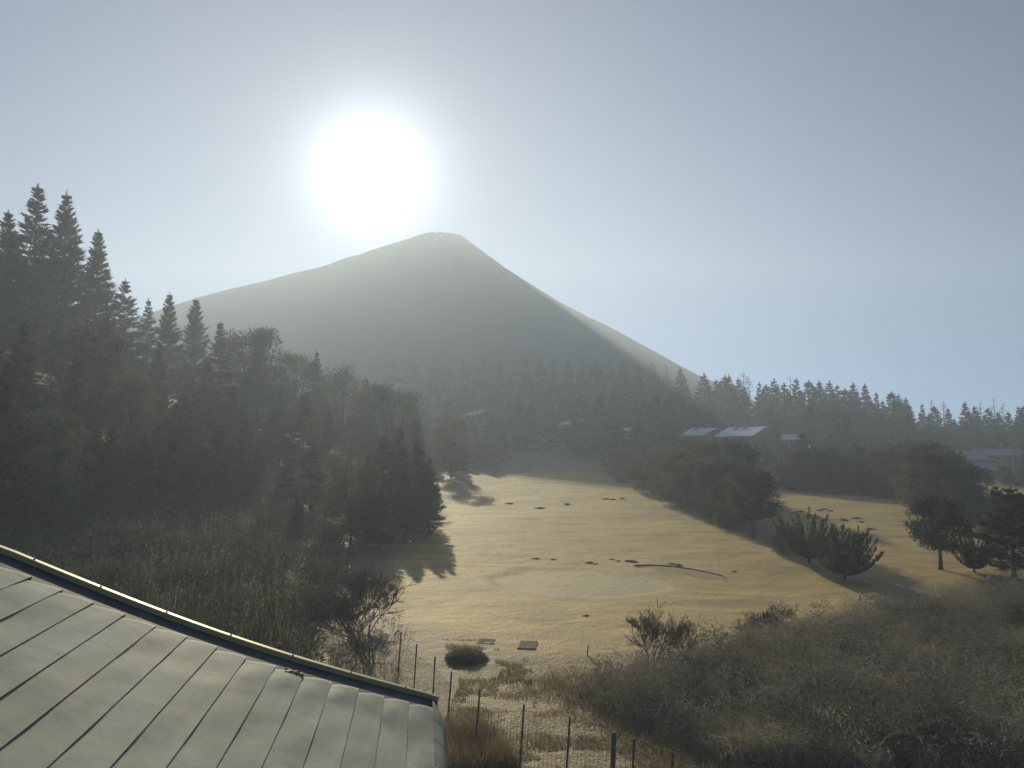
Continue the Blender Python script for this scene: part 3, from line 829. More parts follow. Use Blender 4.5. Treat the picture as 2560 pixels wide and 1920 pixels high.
HOUSE_SPOTS = []     # filled below, kept clear of trees
def far_house(px, py, Y, length, run, wall_h, rise, yaw, label, roofcol, wallcol=(0.25, 0.2, 0.16), chimney=False, guards=0):
    """two-slope house; (px, py) is the photo position of the middle of the eave facing the camera"""
    p = W(px, py, Y); z = float(height(p[0], p[1]))
    root = link('house', None, None, (p[0], p[1], z)); root.rotation_euler = (0, 0, yaw)
    tag(root, label, 'house', 'houses among the trees')
    HOUSE_SPOTS.append((p[0], p[1], length * 0.7))
    mw = simple_mat('far_house_wall', wallcol, 0.85, var=0.1); mr = simple_mat('far_house_roof', roofcol, 0.5, metallic=0.0, var=0.05, scale=0.6)
    eave = p[2] - z; wh = eave + 0.25
    wb = MB(); hl = length / 2 - 0.5
    wb.box((0, run, wh / 2 - 0.75), (2 * hl, 2 * run - 1.0, wh + 1.5))
    wb.add([[-hl, 0.5, wh], [-hl, 2 * run - 0.5, wh], [-hl, run, wh + rise - 0.3], [hl, 0.5, wh], [hl, 2 * run - 0.5, wh], [hl, run, wh + rise - 0.3]], t=[[0, 2, 1], [3, 4, 5]])
    wb.build('wall', mw, root)
    rb = MB(); t = 0.18
    for sgn, y0 in ((1, 0.0), (-1, 2 * run)):
        a = [(-length / 2, y0, eave), (-length / 2, run, eave + rise), (length / 2, y0, eave), (length / 2, run, eave + rise)]
        v = [(a[0][0], a[0][1], a[0][2]), (a[0][0], a[0][1], a[0][2] + t), (a[1][0], a[1][1], a[1][2]), (a[1][0], a[1][1], a[1][2] + t),
             (a[2][0], a[2][1], a[2][2]), (a[2][0], a[2][1], a[2][2] + t), (a[3][0], a[3][1], a[3][2]), (a[3][0], a[3][1], a[3][2] + t)]
        rb.hexa(np.array(v))
    roof = rb.build('roof', mr, root)
    cap = MB(); cap.box((0, run, eave + rise + t + 0.05), (length + 0.1, 0.4, 0.14)); cap.build('ridge_cap', M['post'], roof)
    for i in range(guards):
        gb = MB(); f = 0.72; x = -length * 0.22 + i * length * 0.22
        gb.box((x, run * f, eave + rise * f + t + 0.10), (length * 0.10, 0.3, 0.28)); gb.box((x + length * .05, run * (f + .1), eave + rise * (f + .1) + t + 0.10), (0.3, run * 0.2, 0.28))
        gb.build('roof_vent', M['post'], roof)
    if chimney:
        cb = MB(); cb.box((length * 0.2, run * 1.2, eave + rise), (0.8, 0.8, 2.6)); cb.build('chimney', M['post'], roof)
    pane = simple_mat('far_window_pane', (0.05, 0.06, 0.07), 0.15, var=0.1)
    for i in range(3):
        x = (-0.3 + 0.3 * i) * length
        fb = MB(); fb.box((x, 0.47, eave - 1.6), (1.5, 0.1, 1.3)); fr = fb.build('window', M['white'], root)
        pb = MB(); pb.box((x, 0.40, eave - 1.6), (1.25, 0.06, 1.05)); pb.build('pane', pane, fr)
    db = MB(); db.box((length * 0.15, 0.46, 1.05), (0.95, 0.1, 2.1)); db.build('door', M['wood'], root)
    return root
glint_metal = (0.88, 0.89, 0.90)   # metal paled to near white, the roofs' bright glint put into the colour
far_house(1832, 1091, 232, 11.5, 7.4, 4.5, 2.6, R(-46), 'house with the largest bright metal roof, parallelogram shaped, among dark trees', glint_metal, guards=2)
far_house(1725, 1090, 262, 9, 7.4, 4.5, 2.4, R(-46), 'house with a smaller bright roof half behind trees, left of the largest roof', glint_metal, guards=1)
far_house(1965, 1100, 240, 7, 5.5, 4.0, 1.6, R(-20), 'house with a dull roof patch glinting right of the largest bright roof', (0.7, 0.71, 0.73))
far_house(1166, 1040, 300, 7, 6.0, 4.0, 2.0, R(-55), 'house with a small white roof glint below the mountain', glint_metal)
far_house(1405, 1062, 280, 6, 5.0, 4.0, 1.6, R(-55), 'house showing only a thin bright roof edge in the brown hazy wood', glint_metal)
far_house(1565, 1078, 270, 10, 4.0, 4.0, 1.2, R(-40), 'house with a low pale roof line just right of the hazy sun beams', glint_metal)
far_house(2395, 1150, 232, 16, 6.0, 4.0, 2.4, R(-12), 'long low house with a bluish grey roof under the right skyline', (0.26, 0.29, 0.34))
far_house(2440, 1178, 205, 13, 5.0, 3.0, 1.8, R(8), 'low house with a dull blue roof in front of the long one', (0.24, 0.27, 0.32))
far_house(2520, 1140, 250, 14, 5.0, 5.0, 2.0, R(5), 'house with a dim blue roof at the right picture edge', (0.24, 0.27, 0.33))

def clear_of_houses(x, y):
    return all((x - hx) ** 2 + (y - hy) ** 2 > r * r for hx, hy, r in HOUSE_SPOTS)
def on_fairway(x, y, pad=0):
    x, y = np.array([x]), np.array([y])
    return any(bool(in_poly(x, y, q)[0]) or (pad and float(poly_dist(x, y, q)[0]) < pad) for q in (FAIR_A, FAIR_B, FAIR_C))
def shades_fairway(x, y, top):
    for d in np.linspace(4, 90, 30):
        qx, qy = x - math.tan(SUN_AZ) * d, y - d
        if top - d * math.tan(SUN_EL) < float(base_h(qx, qy)): return False
        if on_fairway(qx, qy): return True
    return False
def sight_ok(x, y, top):
    """keep the lines of sight to the roofs open"""
    px = 1280 + FPX * x / y
    lim = None
    if 1775 < px < 1925: lim = 1096
    elif 1690 < px < 1775: lim = 1086
    elif 1940 < px < 1990: lim = 1098
    elif 1150 < px < 1185: lim = 1036
    elif 1390 < px < 1425: lim = 1060
    elif 1545 < px < 1590: lim = 1074
    elif 2330 < px < 2560: lim = 1135
    if lim is None or y > 300: return True
    el = math.atan2(top - 9, y) ; py = 960 - FPX * math.tan(el - PITCH)
    return py > lim

# skyline: tree tips listed from the photograph at the ridge (x, y of tip)
skyline = [(1760, 935), (1790, 948), (1812, 940), (1822, 938), (1846, 944), (1898, 955), (1915, 962), (1935, 948), (1960, 958), (1990, 946), (2022, 952),
           (2048, 953), (2073, 953), (2093, 962), (2112, 972), (2132, 958), (2162, 960), (2190, 980), (2228, 980), (2246, 985), (2264, 995),
           (2305, 1010), (2335, 1015), (2370, 1020), (2412, 1005), (2436, 1015), (2470, 1020), (2495, 1030), (2520, 1030), (2545, 1015), (2560, 1015), (2590, 1010),
           (1700, 920), (1665, 912), (1630, 906), (1595, 902), (1560, 900), (1525, 898), (1490, 900), (1455, 902), (1420, 900), (1385, 898), (1350, 896), (1315, 896), (1280, 895), (1245, 894), (1205, 892), (1165, 890), (1120, 890), (1075, 892), (1030, 890), (985, 890)]
N_far = 0
for px, py in list(skyline):
    if px > 1690:
        skyline.append((px + random.uniform(8, 16), py + random.uniform(14, 34)))
for i, (px, py) in enumerate(skyline):
    Y = random.uniform(300, 330) if px > 1690 else random.uniform(400, 450); p = W(px, py, Y); z = float(height(p[0], p[1])); h = p[2] - z
    o = link('conifer', FAR[i % 4], None, (p[0], p[1], z)); s = h / 18.2; w = max(s, 0.85) * random.uniform(1.1, 1.6)
    o.scale = (w, w, s); o.rotation_euler = (0, 0, random.uniform(0, 6))
    tag(o, 'dark conifer whose tip forms part of the distant ridge skyline', 'tree', 'conifers along the distant skyline'); N_far += 1
LAR = [larch(400 + i) for i in range(3)]
larches = [(1858, 925, 'bare larch with a tall thin spire on the skyline right of the mountain foot'),
           (1872, 938, 'shorter bare larch right beside the tall thin spired larch'),
           (1975, 938, 'bare larch with a rounded top between conifers above the largest roof'),
           (2328, 995, 'bare larch at the left end of the low right skyline'),
           (2358, 1002, 'narrow bare larch second along the low right skyline'),
           (2450, 1000, 'slim bare larch left of the widest bare larch'),
           (2484, 992, 'widest bare larch with flat layered branches on the right skyline'),
           (2506, 1006, 'thin bare larch close right of the widest bare larch')]
for i, (px, py, lab) in enumerate(larches):
    p = W(px, py, 318 if px > 2200 else 312); z = float(height(p[0], p[1])); h = p[2] - z
    b, t = LAR[i % 3]; s = h / 18.0
    r = place_tree('larch_tree', None, t, (p[0], p[1], z), (s, s, s), i * 1.3, lab, 'tree', 'bare larches on the skyline')
    link('crown', b, r)

tries = 0
while N_far < 300 and tries < 6000:
    tries += 1
    px = random.uniform(880, 2620); Y = 165 + (260 if px < 1700 else 135) * random.random() ** 0.8
    x = (px - 1280) / FPX * Y
    if on_fairway(x, Y, 4) or not clear_of_houses(x, Y): continue
    if px < 1250 and Y < 185: continue
    z = float(height(x, Y)); h = random.uniform(10, 17)
    if Y < 235: h = random.uniform(6, 11)
    # stay under the ridge skyline
    el = math.atan2(z + h - 9, Y); py = 960 - FPX * math.tan(el - PITCH)
    if py < (910 if px < 1700 else 985 if px < 2250 else 1035): continue
    if not sight_ok(x, Y, z + h): continue
    if shades_fairway(x, Y, z + h) and random.random() < 0.96: continue      # keep the upper fairway in the sun
    o = link('conifer', FAR[random.randrange(4)], None, (x, Y, z)); s = h / 18.2; w = s * random.uniform(1.2, 1.7) * (1.3 if h < 11 else 1)
    o.scale = (w, w, s); o.rotation_euler = (0, 0, random.uniform(0, 6))
    tag(o, 'dark conifer inside the hazy wood between the fairways and the ridge', 'tree', 'conifers of the hazy wood below the mountain'); N_far += 1

# the rest of that far wood reads as one mass
def forest_mass():
    vs, fs, n = [], [], 0
    co = []
    for k in range(4):
        me = FAR[k]; v = np.empty(len(me.vertices) * 3, np.float32); me.vertices.foreach_get('co', v); v = v.reshape(-1, 3)
        nt_ = 3 * 190 * 9; co.append(v[:nt_].reshape(-1, 3, 3)[::5].reshape(-1, 3) * [1.3, 1.3, 1.0])
    c = 0
    for _ in range(5000):
        if c >= 420: break
        px = random.uniform(700, 2700); Y = 225 + (220 if px < 1700 else 105) * random.random()
        x = (px - 1280) / FPX * Y
        if on_fairway(x, Y, 6) or not clear_of_houses(x, Y): continue
        z = float(height(x, Y)); h = random.uniform(8, 14)
        el = math.atan2(z + h - 9, Y); py = 960 - FPX * math.tan(el - PITCH)
        if py < (915 if px < 1700 else 990 if px < 2250 else 1040) or not sight_ok(x, Y, z + h) or shades_fairway(x, Y, z + h): continue
        v = co[c % 4]; a = random.uniform(0, 6.28); s = h / 18
        rot = np.array([[math.cos(a), -math.sin(a), 0], [math.sin(a), math.cos(a), 0], [0, 0, 1]])
        vs.append((v * [s * 1.5, s * 1.5, s]) @ rot.T + [x, Y, z]); c += 1
    v = np.concatenate(vs)
    o = link('forest', mesh_np('forest', v, np.arange(len(v)).reshape(-1, 3), M['far_needle']))
    tag(o, 'far conifer wood filling the slope under the ridge as one dark mass', kind='stuff')
forest_mass()

# ------------------------------------------------------------------ trees and shrubs on the course
def plume_shrub(seed, h=5.0, r=3.5, n=40, per=150, trunk_h=0.5):
    """juniper with flame-shaped shoots fanning up and out from a short trunk"""
    g = np.random.default_rng(seed); P, D, Lw = [], [], []
    for k in range(n):
        az = g.uniform(0, 6.28); out = math.sqrt(g.random()) ; top = h * (1 - 0.33 * out ** 2.5) * g.uniform(0.72, 1.08)
        base = np.array([0.25 * math.cos(az), 0.25 * math.sin(az), trunk_h])
        tip = np.array([r * out * math.cos(az), r * out * math.sin(az), top])
        s = g.random(per) ** 0.75
        curve = base + (tip - base) * s[:, None]
        curve[:, 2] = base[2] + (tip[2] - base[2]) * s ** (1 + 0.8 * out)
        rad = (0.34 * h / 5) * np.sin(np.clip(s, 0, 1) * math.pi * 0.93) ** 0.7 * (1.15 - 0.75 * s)
        a2 = g.uniform(0, 6.28, per); rr = rad * np.sqrt(g.random(per))
        curve[:, 0] += rr * np.cos(a2); curve[:, 1] += rr * np.sin(a2)
        d = np.stack([0.35 * np.cos(a2) + 0.25 * out * math.cos(az), 0.35 * np.sin(a2) + 0.25 * out * math.sin(az), np.ones(per)], -1) + g.normal(0, 0.2, (per, 3))
        P.append(curve); D.append(d); Lw.append(g.uniform(0.2, 0.42, per))
    P, D, Lw = np.concatenate(P), np.concatenate(D), np.concatenate(Lw)
    v, f = cards(P, D, Lw, Lw * 0.32, g)
    return mesh_np('juniper_crown', v, f, M['juniper'])

def stems_mesh(seed, h, n, r=0.10, spread=0.5):
    g = np.random.default_rng(seed)
    az = g.uniform(0, 6.28, n); P = [[0, 0, -0.3]]; Q = [[0, 0, h * 0.35]]; A = [r * 1.6]; B = [r * 1.2]
    for a in az:
        P.append([0, 0, h * 0.30]); Q.append([spread * h * math.cos(a), spread * h * math.sin(a), h]); A.append(r); B.append(r * 0.4)
    v, q = tube_arrays(np.array(P), np.array(Q), np.array(A), np.array(B), 6)
    return mesh_np('stems', v, q, M['bark'], smooth=True)

def on_course(name, px, base_py, top_py, crown, trunk, ref_h, label, cat, width=1.0, rot=0.0, group=None):
    p = hit(px, base_py); top = W(px, top_py, p[1])[2]; s = (top - p[2]) / ref_h
    return place_tree(name, crown, trunk, tuple(p), (s * width, s * width, s), rot, label, cat, group)

JUN = [plume_shrub(500 + i) for i in range(3)]; JST = [stems_mesh(510 + i, 2.2, 7) for i in range(3)]
on_course('juniper_shrub', 2024, 1408, 1278, JUN[0], JST[0], 5.1, 'upswept juniper shrub behind and left of its twin on the fairway bank', 'shrub', 1.15, 0.4, 'upswept junipers on the course')
on_course('juniper_shrub', 2112, 1452, 1308, JUN[1], JST[1], 5.1, 'nearest upswept juniper shrub with flame shaped shoots over the fairway bank', 'shrub', 1.08, 2.0, 'upswept junipers on the course')
on_course('juniper_shrub', 2436, 1432, 1330, JUN[2], JST[2], 5.1, 'small upswept juniper between the round pine and the right edge spruce', 'shrub', 1.0, 1.0, 'upswept junipers on the course')

RC = [round_crown(520), round_crown(521, r=2.7), round_crown(522, r=3.2, h=6.0)]
RCL = [round_crown(525, z0=0.03, n=8000, r=2.6), round_crown(526, r=2.9, z0=0.0, n=8000), round_crown(527, r=3.3, h=6.0, z0=0.05, n=8000)]
RT = [trunk_mesh('trunk', 4.5, 0.22, 530 + i, 0.05) for i in range(3)]
on_course('pine_tree', 2352, 1424, 1228, RC[0], RT[0], 6.6, 'round headed pine on a bare forked trunk standing on the right fairway', 'tree', 0.95, 0.6)
v, f = join_arrays(conifer_crown(7.5, 2.9, 190, 34, 540, leaf=0.42, wid=0.13, taper=0.7, droop=0.05, t0=0.1)); SPR = mesh_np('spruce_crown', v, f, M['needle'])
SPT = trunk_mesh('trunk', 7.2, 0.16, 541)
on_course('spruce_tree', 2536, 1445, 1216, SPR, SPT, 7.6, 'dark spruce with spreading boughs at the right picture edge by the fairway', 'tree', 1.35, 0.0)
on_course('spruce_tree', 2498, 1400, 1212, SPR, SPT, 7.6, 'slimmer spruce tip just left of the right edge spruce', 'tree', 0.7, 2.0)
on_course('pine_tree', 1884, 1345, 1165, RC[1], RT[1], 6.6, 'pine on the bank between the fairways with a limb reaching right', 'tree', 1.0, 1.0)
p = hit(1884, 1345)
lm = MB(); lm.tubes([[0, 0, 3.0], [1.6, 0, 3.5]], [[1.6, 0, 3.5], [3.6, 0.2, 4.2]], [0.09, 0.06], [0.06, 0.02], 5)
pine = [o for o in bpy.data.objects if o.get('label', '').startswith('pine on the bank')][0]
lm.build('limb', M['bark'], pine)
g = np.random.default_rng(55); n = 500
lp = np.stack([g.uniform(1.4, 3.8, n), g.normal(0, 0.3, n), np.zeros(n)], -1); lp[:, 2] = 3.4 + (lp[:, 0] - 1.4) * 0.38 + g.normal(0, 0.14, n)
v, f = cards(lp, g.normal(0, 0.4, (n, 3)) + [0.6, 0, 0.4], 0.32, 0.12, g); link('limb_foliage', mesh_np('limb_foliage', v, f, M['leaf']), pine)

# leafy trees of the bank between the fairways and along the right fairway's far edge
bank = [(1560, 1205, 1120), (1610, 1225, 1130), (1660, 1240, 1118), (1700, 1262, 1128), (1745, 1280, 1130), (1790, 1298, 1150), (1830, 1320, 1190),
        (1955, 1385, 1320), (1600, 1195, 1105), (1720, 1230, 1094), (1800, 1250, 1099), (1770, 1255, 1098), (1840, 1270, 1099), (1640, 1200, 1110), (1760, 1235, 1108), (1840, 1300, 1150), (1690, 1215, 1105)]
for i, (px, b, t) in enumerate(bank):
    on_course('leafy_tree', px, b, t, RCL[(i + 1) % 3], RT[i % 3], 6.5, 'shaded leafy tree on the bank between the two fairways', 'tree', random.uniform(0.8, 1.1), random.uniform(0, 6), 'leafy trees on the bank between the fairways')
edge = [(2010, 1226, 1120), (2060, 1226, 1130), (2110, 1228, 1120), (2160, 1232, 1130), (2210, 1238, 1125), (2260, 1246, 1140), (2310, 1262, 1150), (2350, 1290, 1130),
        (2390, 1280, 1170), (2330, 1270, 1105), (1985, 1226, 1140), (2140, 1225, 1105), (2230, 1228, 1110), (2290, 1240, 1105), (2460, 1302, 1240), (2500, 1300, 1250), (2550, 1305, 1245), (2425, 1300, 1205), (2040, 1222, 1108), (2385, 1212, 1166), (2425, 1206, 1176), (2470, 1207, 1172), (2515, 1212, 1168), (2555, 1215, 1173), (2345, 1225, 1150)]
for i, (px, b, t) in enumerate(edge):
    on_course('leafy_tree', px, b, t, RCL[i % 3], RT[i % 3], 6.5, 'dark leafy tree along the far edge of the right fairway', 'tree', random.uniform(1.0, 1.5), random.uniform(0, 6), 'leafy trees behind the right fairway')

# bare shrubs
def bare_thing(px, base_py, top_py, ref, me_, label, width=1.0, rot=0.0):
    p = hit(px, base_py); s = (W(px, top_py, p[1])[2] - p[2]) / ref
    o = link('bare_shrub', me_, None, tuple(p)); o.scale = (s * width, s * width, s); o.rotation_euler = (0, 0, rot)
    return tag(o, label, 'shrub')
def norm_bare(name, mat=None, **kw):
    me_ = bare_mesh(name, mat or M['twig'], **kw); v = np.empty(len(me_.vertices) * 3, np.float32); me_.vertices.foreach_get('co', v)
    return me_, float(v.reshape(-1, 3)[:, 2].max())
b1, h1 = norm_bare('bare_shrub', h=4.2, seed=21, levels=5, spread=0.55, stems=6, stem_spread=0.45, r0=0.05, rmin=0.009)
b2, h2 = norm_bare('bare_shrub', h=3.0, seed=33, levels=5, spread=0.5, stems=4, stem_spread=0.3, r0=0.04, rmin=0.008)
b3, h3 = norm_bare('bare_shrub', h=2.6, seed=45, levels=5, spread=0.75, stems=5, stem_spread=0.6, r0=0.04, rmin=0.008, wiggle=0.3)
bare_thing(930, 1690, 1415, h1, b1, 'large bare shrub with fine arching twigs beyond the roof corner', 1.0, 0.3)
bare_thing(1630, 1690, 1500, h2, b2, 'taller bare shrub with upright twigs at the fairway\'s near edge', 0.9, 1.0)
bare_thing(1712, 1680, 1515, h2, b2, 'slim bare shrub right of the taller one at the fairway edge', 0.6, 3.0)
bare_thing(1955, 1600, 1495, h3, b3, 'crooked bare shrub rising from the thicket before the fairway', 1.0, 0.0)
bare_thing(1880, 1620, 1535, h3, b3, 'low crooked bare shrub at the left end of the thicket crest', 1.1, 2.0)
bare_thing(870, 1560, 1400, h1, b1, 'bare shrub in the dim wood edge behind the large bare shrub', 1.0, 4.0)

# ------------------------------------------------------------------ thicket and grasses (nobody could count them)
def scatter(poly, n, g):
    lo, hi = poly.min(0), poly.max(0); out = []
    while sum(map(len, out)) < n:
        # denser toward the camera, where blades show larger
        xy = lo + (hi - lo) * g.random((n, 2)); out.append(xy[in_poly(xy[:, 0], xy[:, 1], poly)])
    return np.concatenate(out)[:n]

def thicket():
    g = np.random.default_rng(61)
    # dry grass blades in clumps
    cl = scatter(THICKET, 3600, g); hcl = np.clip(0.75 + 1.6 * fbm(cl[:, 0] / 4, cl[:, 1] / 4, 3, 91), 0.2, 2.0)
    n = 26; ci = np.repeat(np.arange(len(cl)), n)
    xy = cl[ci] + g.normal(0, 0.28, (len(ci), 2)); z = height(xy[:, 0], xy[:, 1])
    p = np.stack([xy[:, 0], xy[:, 1], z - 0.05], -1)
    d = g.normal(0, 0.38, (len(ci), 3)); d[:, 2] = 1
    L = hcl[ci] * g.uniform(0.5, 1.15, len(ci))
    v, f = cards(p, d, L, g.uniform(0.012, 0.03, len(ci)), g)
    # second, bending half
    tip = p + unit(d) * (L * 0.75)[:, None]; d2 = d + g.normal(0, 0.8, (len(ci), 3)); d2[:, 2] = g.uniform(-0.4, 0.6, len(ci))
    v2, f2 = cards(tip[::2], d2[::2], L[::2] * 0.5, 0.02, g)
    V, F = join_arrays([(v, f), (v2, f2)])
    tag(link('dry_grass', mesh_np('dry_grass', V, F, M['dry'])), 'tangled dry grass of the thicket in the lower right', kind='stuff')
    # brambles
    P0, P1, A, B = [], [], [], []
    variants = [bare_segments(h=2.0, seed=70 + i, levels=4, spread=0.9, stems=7, stem_spread=0.8, r0=0.014, wiggle=0.32, gravity=1.0, up=0.0) for i in range(4)]
    sp = scatter(THICKET, 760, g)
    for i, (x, y) in enumerate(sp):
        a0, b0, ra, rb = variants[i % 4]; an = g.uniform(0, 6.28); s = float(np.clip(0.8 + 1.5 * fbm(np.array([x / 6]), np.array([y / 6]), 2, 93)[0] + 0.25 * (x > 14), 0.3, 1.8)) * g.uniform(0.7, 1.15)
        if len(a0) > 420:
            k = g.permutation(len(a0))[:420]; a0, b0, ra, rb = a0[k], b0[k], ra[k], rb[k]
        rot = np.array([[math.cos(an), -math.sin(an), 0], [math.sin(an), math.cos(an), 0], [0, 0, 1]]) * s
        o = np.array([x, y, float(height(x, y))])
        P0.append(a0 @ rot.T + o); P1.append(b0 @ rot.T + o)
    P0, P1 = np.concatenate(P0), np.concatenate(P1)
    # flat twigs: two-sided slivers
    d = P1 - P0; L = np.linalg.norm(d, axis=1)
    v, f = cards(P0, d, L * 1.25, 0.034, g)
    tag(link('undergrowth', mesh_np('undergrowth', v, f, M['bramble'])), 'bare brambles tangled through the dry thicket in the lower right', kind='stuff')
    # leafy evergreen weeds low in the thicket
    xy = scatter(THICKET, 60000, g); keep = fbm(xy[:, 0] / 3, xy[:, 1] / 3, 3, 95) > 0.02; xy = xy[keep]
    z = height(xy[:, 0], xy[:, 1]) + g.random(len(xy)) ** 1.3 * 0.9 * np.clip(1 + fbm(xy[:, 0] / 3, xy[:, 1] / 3, 2, 97), 0.3, 1.5)
    d = g.normal(0, 0.6, (len(xy), 3)); d[:, 2] += 0.6
    v, f = cards(np.stack([xy[:, 0], xy[:, 1], z], -1), d, g.uniform(0.08, 0.2, len(xy)), 0.06, g)
    tag(link('weeds', mesh_np('weeds', v, f, M['dry'])), 'low faded weeds filling the thicket floor', kind='stuff')
thicket()

LEFT_EDGE = hit_poly([(300, 1560), (330, 1330), (640, 1330), (720, 1480), (820, 1600), (1000, 1650), (1010, 1760), (900, 1760), (600, 1700)])
def reeds():
    g = np.random.default_rng(81)
    xy = scatter(LEFT_EDGE, 1100, g); z = height(xy[:, 0], xy[:, 1]); h = g.uniform(1.3, 2.6, len(xy))
    d = g.normal(0, 0.14, (len(xy), 3)); d[:, 2] = 1; d = unit(d)
    p = np.stack([xy[:, 0], xy[:, 1], z], -1)
    v, f = cards(p, d, h, 0.035, g)
    k = g.random(len(xy)) < 0.55; tips = (p + d * h[:, None] * 0.95)[k]; ti = np.repeat(np.arange(len(tips)), 9)
    dd = np.stack([0.6 * np.ones(len(ti)), g.normal(0, 0.3, len(ti)), 0.8 * np.ones(len(ti))], -1) + g.normal(0, 0.3, (len(ti), 3))
    v2, f2 = cards(tips[ti], dd, g.uniform(0.12, 0.28, len(ti)), 0.016, g)
    li = np.repeat(np.arange(len(xy)), 5); dl = g.normal(0, 0.45, (len(li), 3)); dl[:, 2] = 1
    v3, f3 = cards(p[li] + g.normal(0, 0.1, (len(li), 3)), dl, h[li] * g.uniform(0.35, 0.8, len(li)), 0.03, g)
    V, F = join_arrays([(v, f), (v2, f2), (v3, f3)])
    tag(link('reeds', mesh_np('reeds', V, F, M['plume'])), 'pale plumed pampas stalks between the roof and the dim wood', kind='stuff')
    # evergreen scrub in the wood's shade behind them
    poly = hit_poly([(-200, 1500), (-200, 1250), (300, 1240), (700, 1260), (820, 1330), (880, 1400), (800, 1560), (780, 1700), (700, 1760), (500, 1700), (100, 1560)])
    cl = scatter(poly, 1500, g); ci = np.repeat(np.arange(len(cl)), 60)
    hh = np.clip(1.4 + 1.6 * fbm(cl[:, 0] / 5, cl[:, 1] / 5, 3, 88), 0.4, 3.2)
    off = unit(g.normal(size=(len(ci), 3))) * (g.random(len(ci)) ** 0.4)[:, None]
    P = np.stack([cl[ci, 0] + off[:, 0] * 0.9, cl[ci, 1] + off[:, 1] * 0.9, height(cl[ci, 0], cl[ci, 1]) + hh[ci] * (0.5 + 0.5 * off[:, 2])], -1)
    v, f = cards(P, off + [0, 0, 0.5], g.uniform(0.15, 0.4, len(ci)), 0.12, g)
    tag(link('scrub', mesh_np('scrub', v, f, M['leaf'])), 'dim evergreen scrub at the foot of the left wood', kind='stuff')
    # bare twigs among it
    P0, P1 = [], []
    var = [bare_segments(h=3.2, seed=170 + i, levels=4, spread=0.6, stems=5, stem_spread=0.4, r0=0.014, wiggle=0.2) for i in range(3)]
    for i, (x, y) in enumerate(scatter(LEFT_EDGE, 60, g)):
        a0, b0, _, _ = var[i % 3]; k = g.permutation(len(a0))[:350]; s = g.uniform(0.5, 1.0); o = np.array([x, y, float(height(x, y))])
        P0.append(a0[k] * s + o); P1.append(b0[k] * s + o)
    P0, P1 = np.concatenate(P0), np.concatenate(P1); d = P1 - P0
    v, f = cards(P0, d, np.linalg.norm(d, axis=1) * 1.25, 0.03, g)
    tag(link('undergrowth', mesh_np('undergrowth', v, f, M['twig'])), 'bare brown twigs among the plumed stalks beyond the roof', kind='stuff')
reeds()

NEAR = hit_poly([(1110, 1930), (1105, 1830), (1180, 1800), (1270, 1870), (1300, 1930)])
def rough_grass():
    g = np.random.default_rng(101)
    out = []
    xy = scatter(PATH, 26000, g); L = g.uniform(0.05, 0.16, len(xy)); keep = fbm(xy[:, 0] / 1.5, xy[:, 1] / 1.5, 3, 105) > -0.08; xy, L = xy[keep], L[keep]
    d = g.normal(0, 0.6, (len(xy), 3)); d[:, 2] = 0.8
    out.append(cards(np.stack([xy[:, 0], xy[:, 1], height(xy[:, 0], xy[:, 1])], -1), d, L, 0.03, g))
    xy = scatter(NEAR, 5000, g); L = g.uniform(0.3, 0.9, len(xy)); d = g.normal(0, 0.4, (len(xy), 3)); d[:, 2] = 1
    out.append(cards(np.stack([xy[:, 0], xy[:, 1], height(xy[:, 0], xy[:, 1])], -1), d, L, 0.02, g))
    # ragged fringe where the thicket meets the mown grass
    edge = np.concatenate([THICKET[i] + (THICKET[(i + 1) % len(THICKET)] - THICKET[i]) * g.random((700, 1)) for i in list(range(0, 9)) + [12, 13, 14]])
    xy = edge + g.normal(0, 1.0, edge.shape); L = g.uniform(0.15, 0.6, len(xy)); d = g.normal(0, 0.6, (len(xy), 3)); d[:, 2] = 0.8
    out.append(cards(np.stack([xy[:, 0], xy[:, 1], height(xy[:, 0], xy[:, 1])], -1), d, L, 0.03, g))
    V, F = join_arrays(out)
    tag(link('grass', mesh_np('grass', V, F, simple_mat('matted_grass', (0.42, 0.33, 0.18), 0.85, var=0.3, scale=0.6, trans=0.35))), 'short matted dry grass along the path and thicket edge', kind='stuff')
rough_grass()

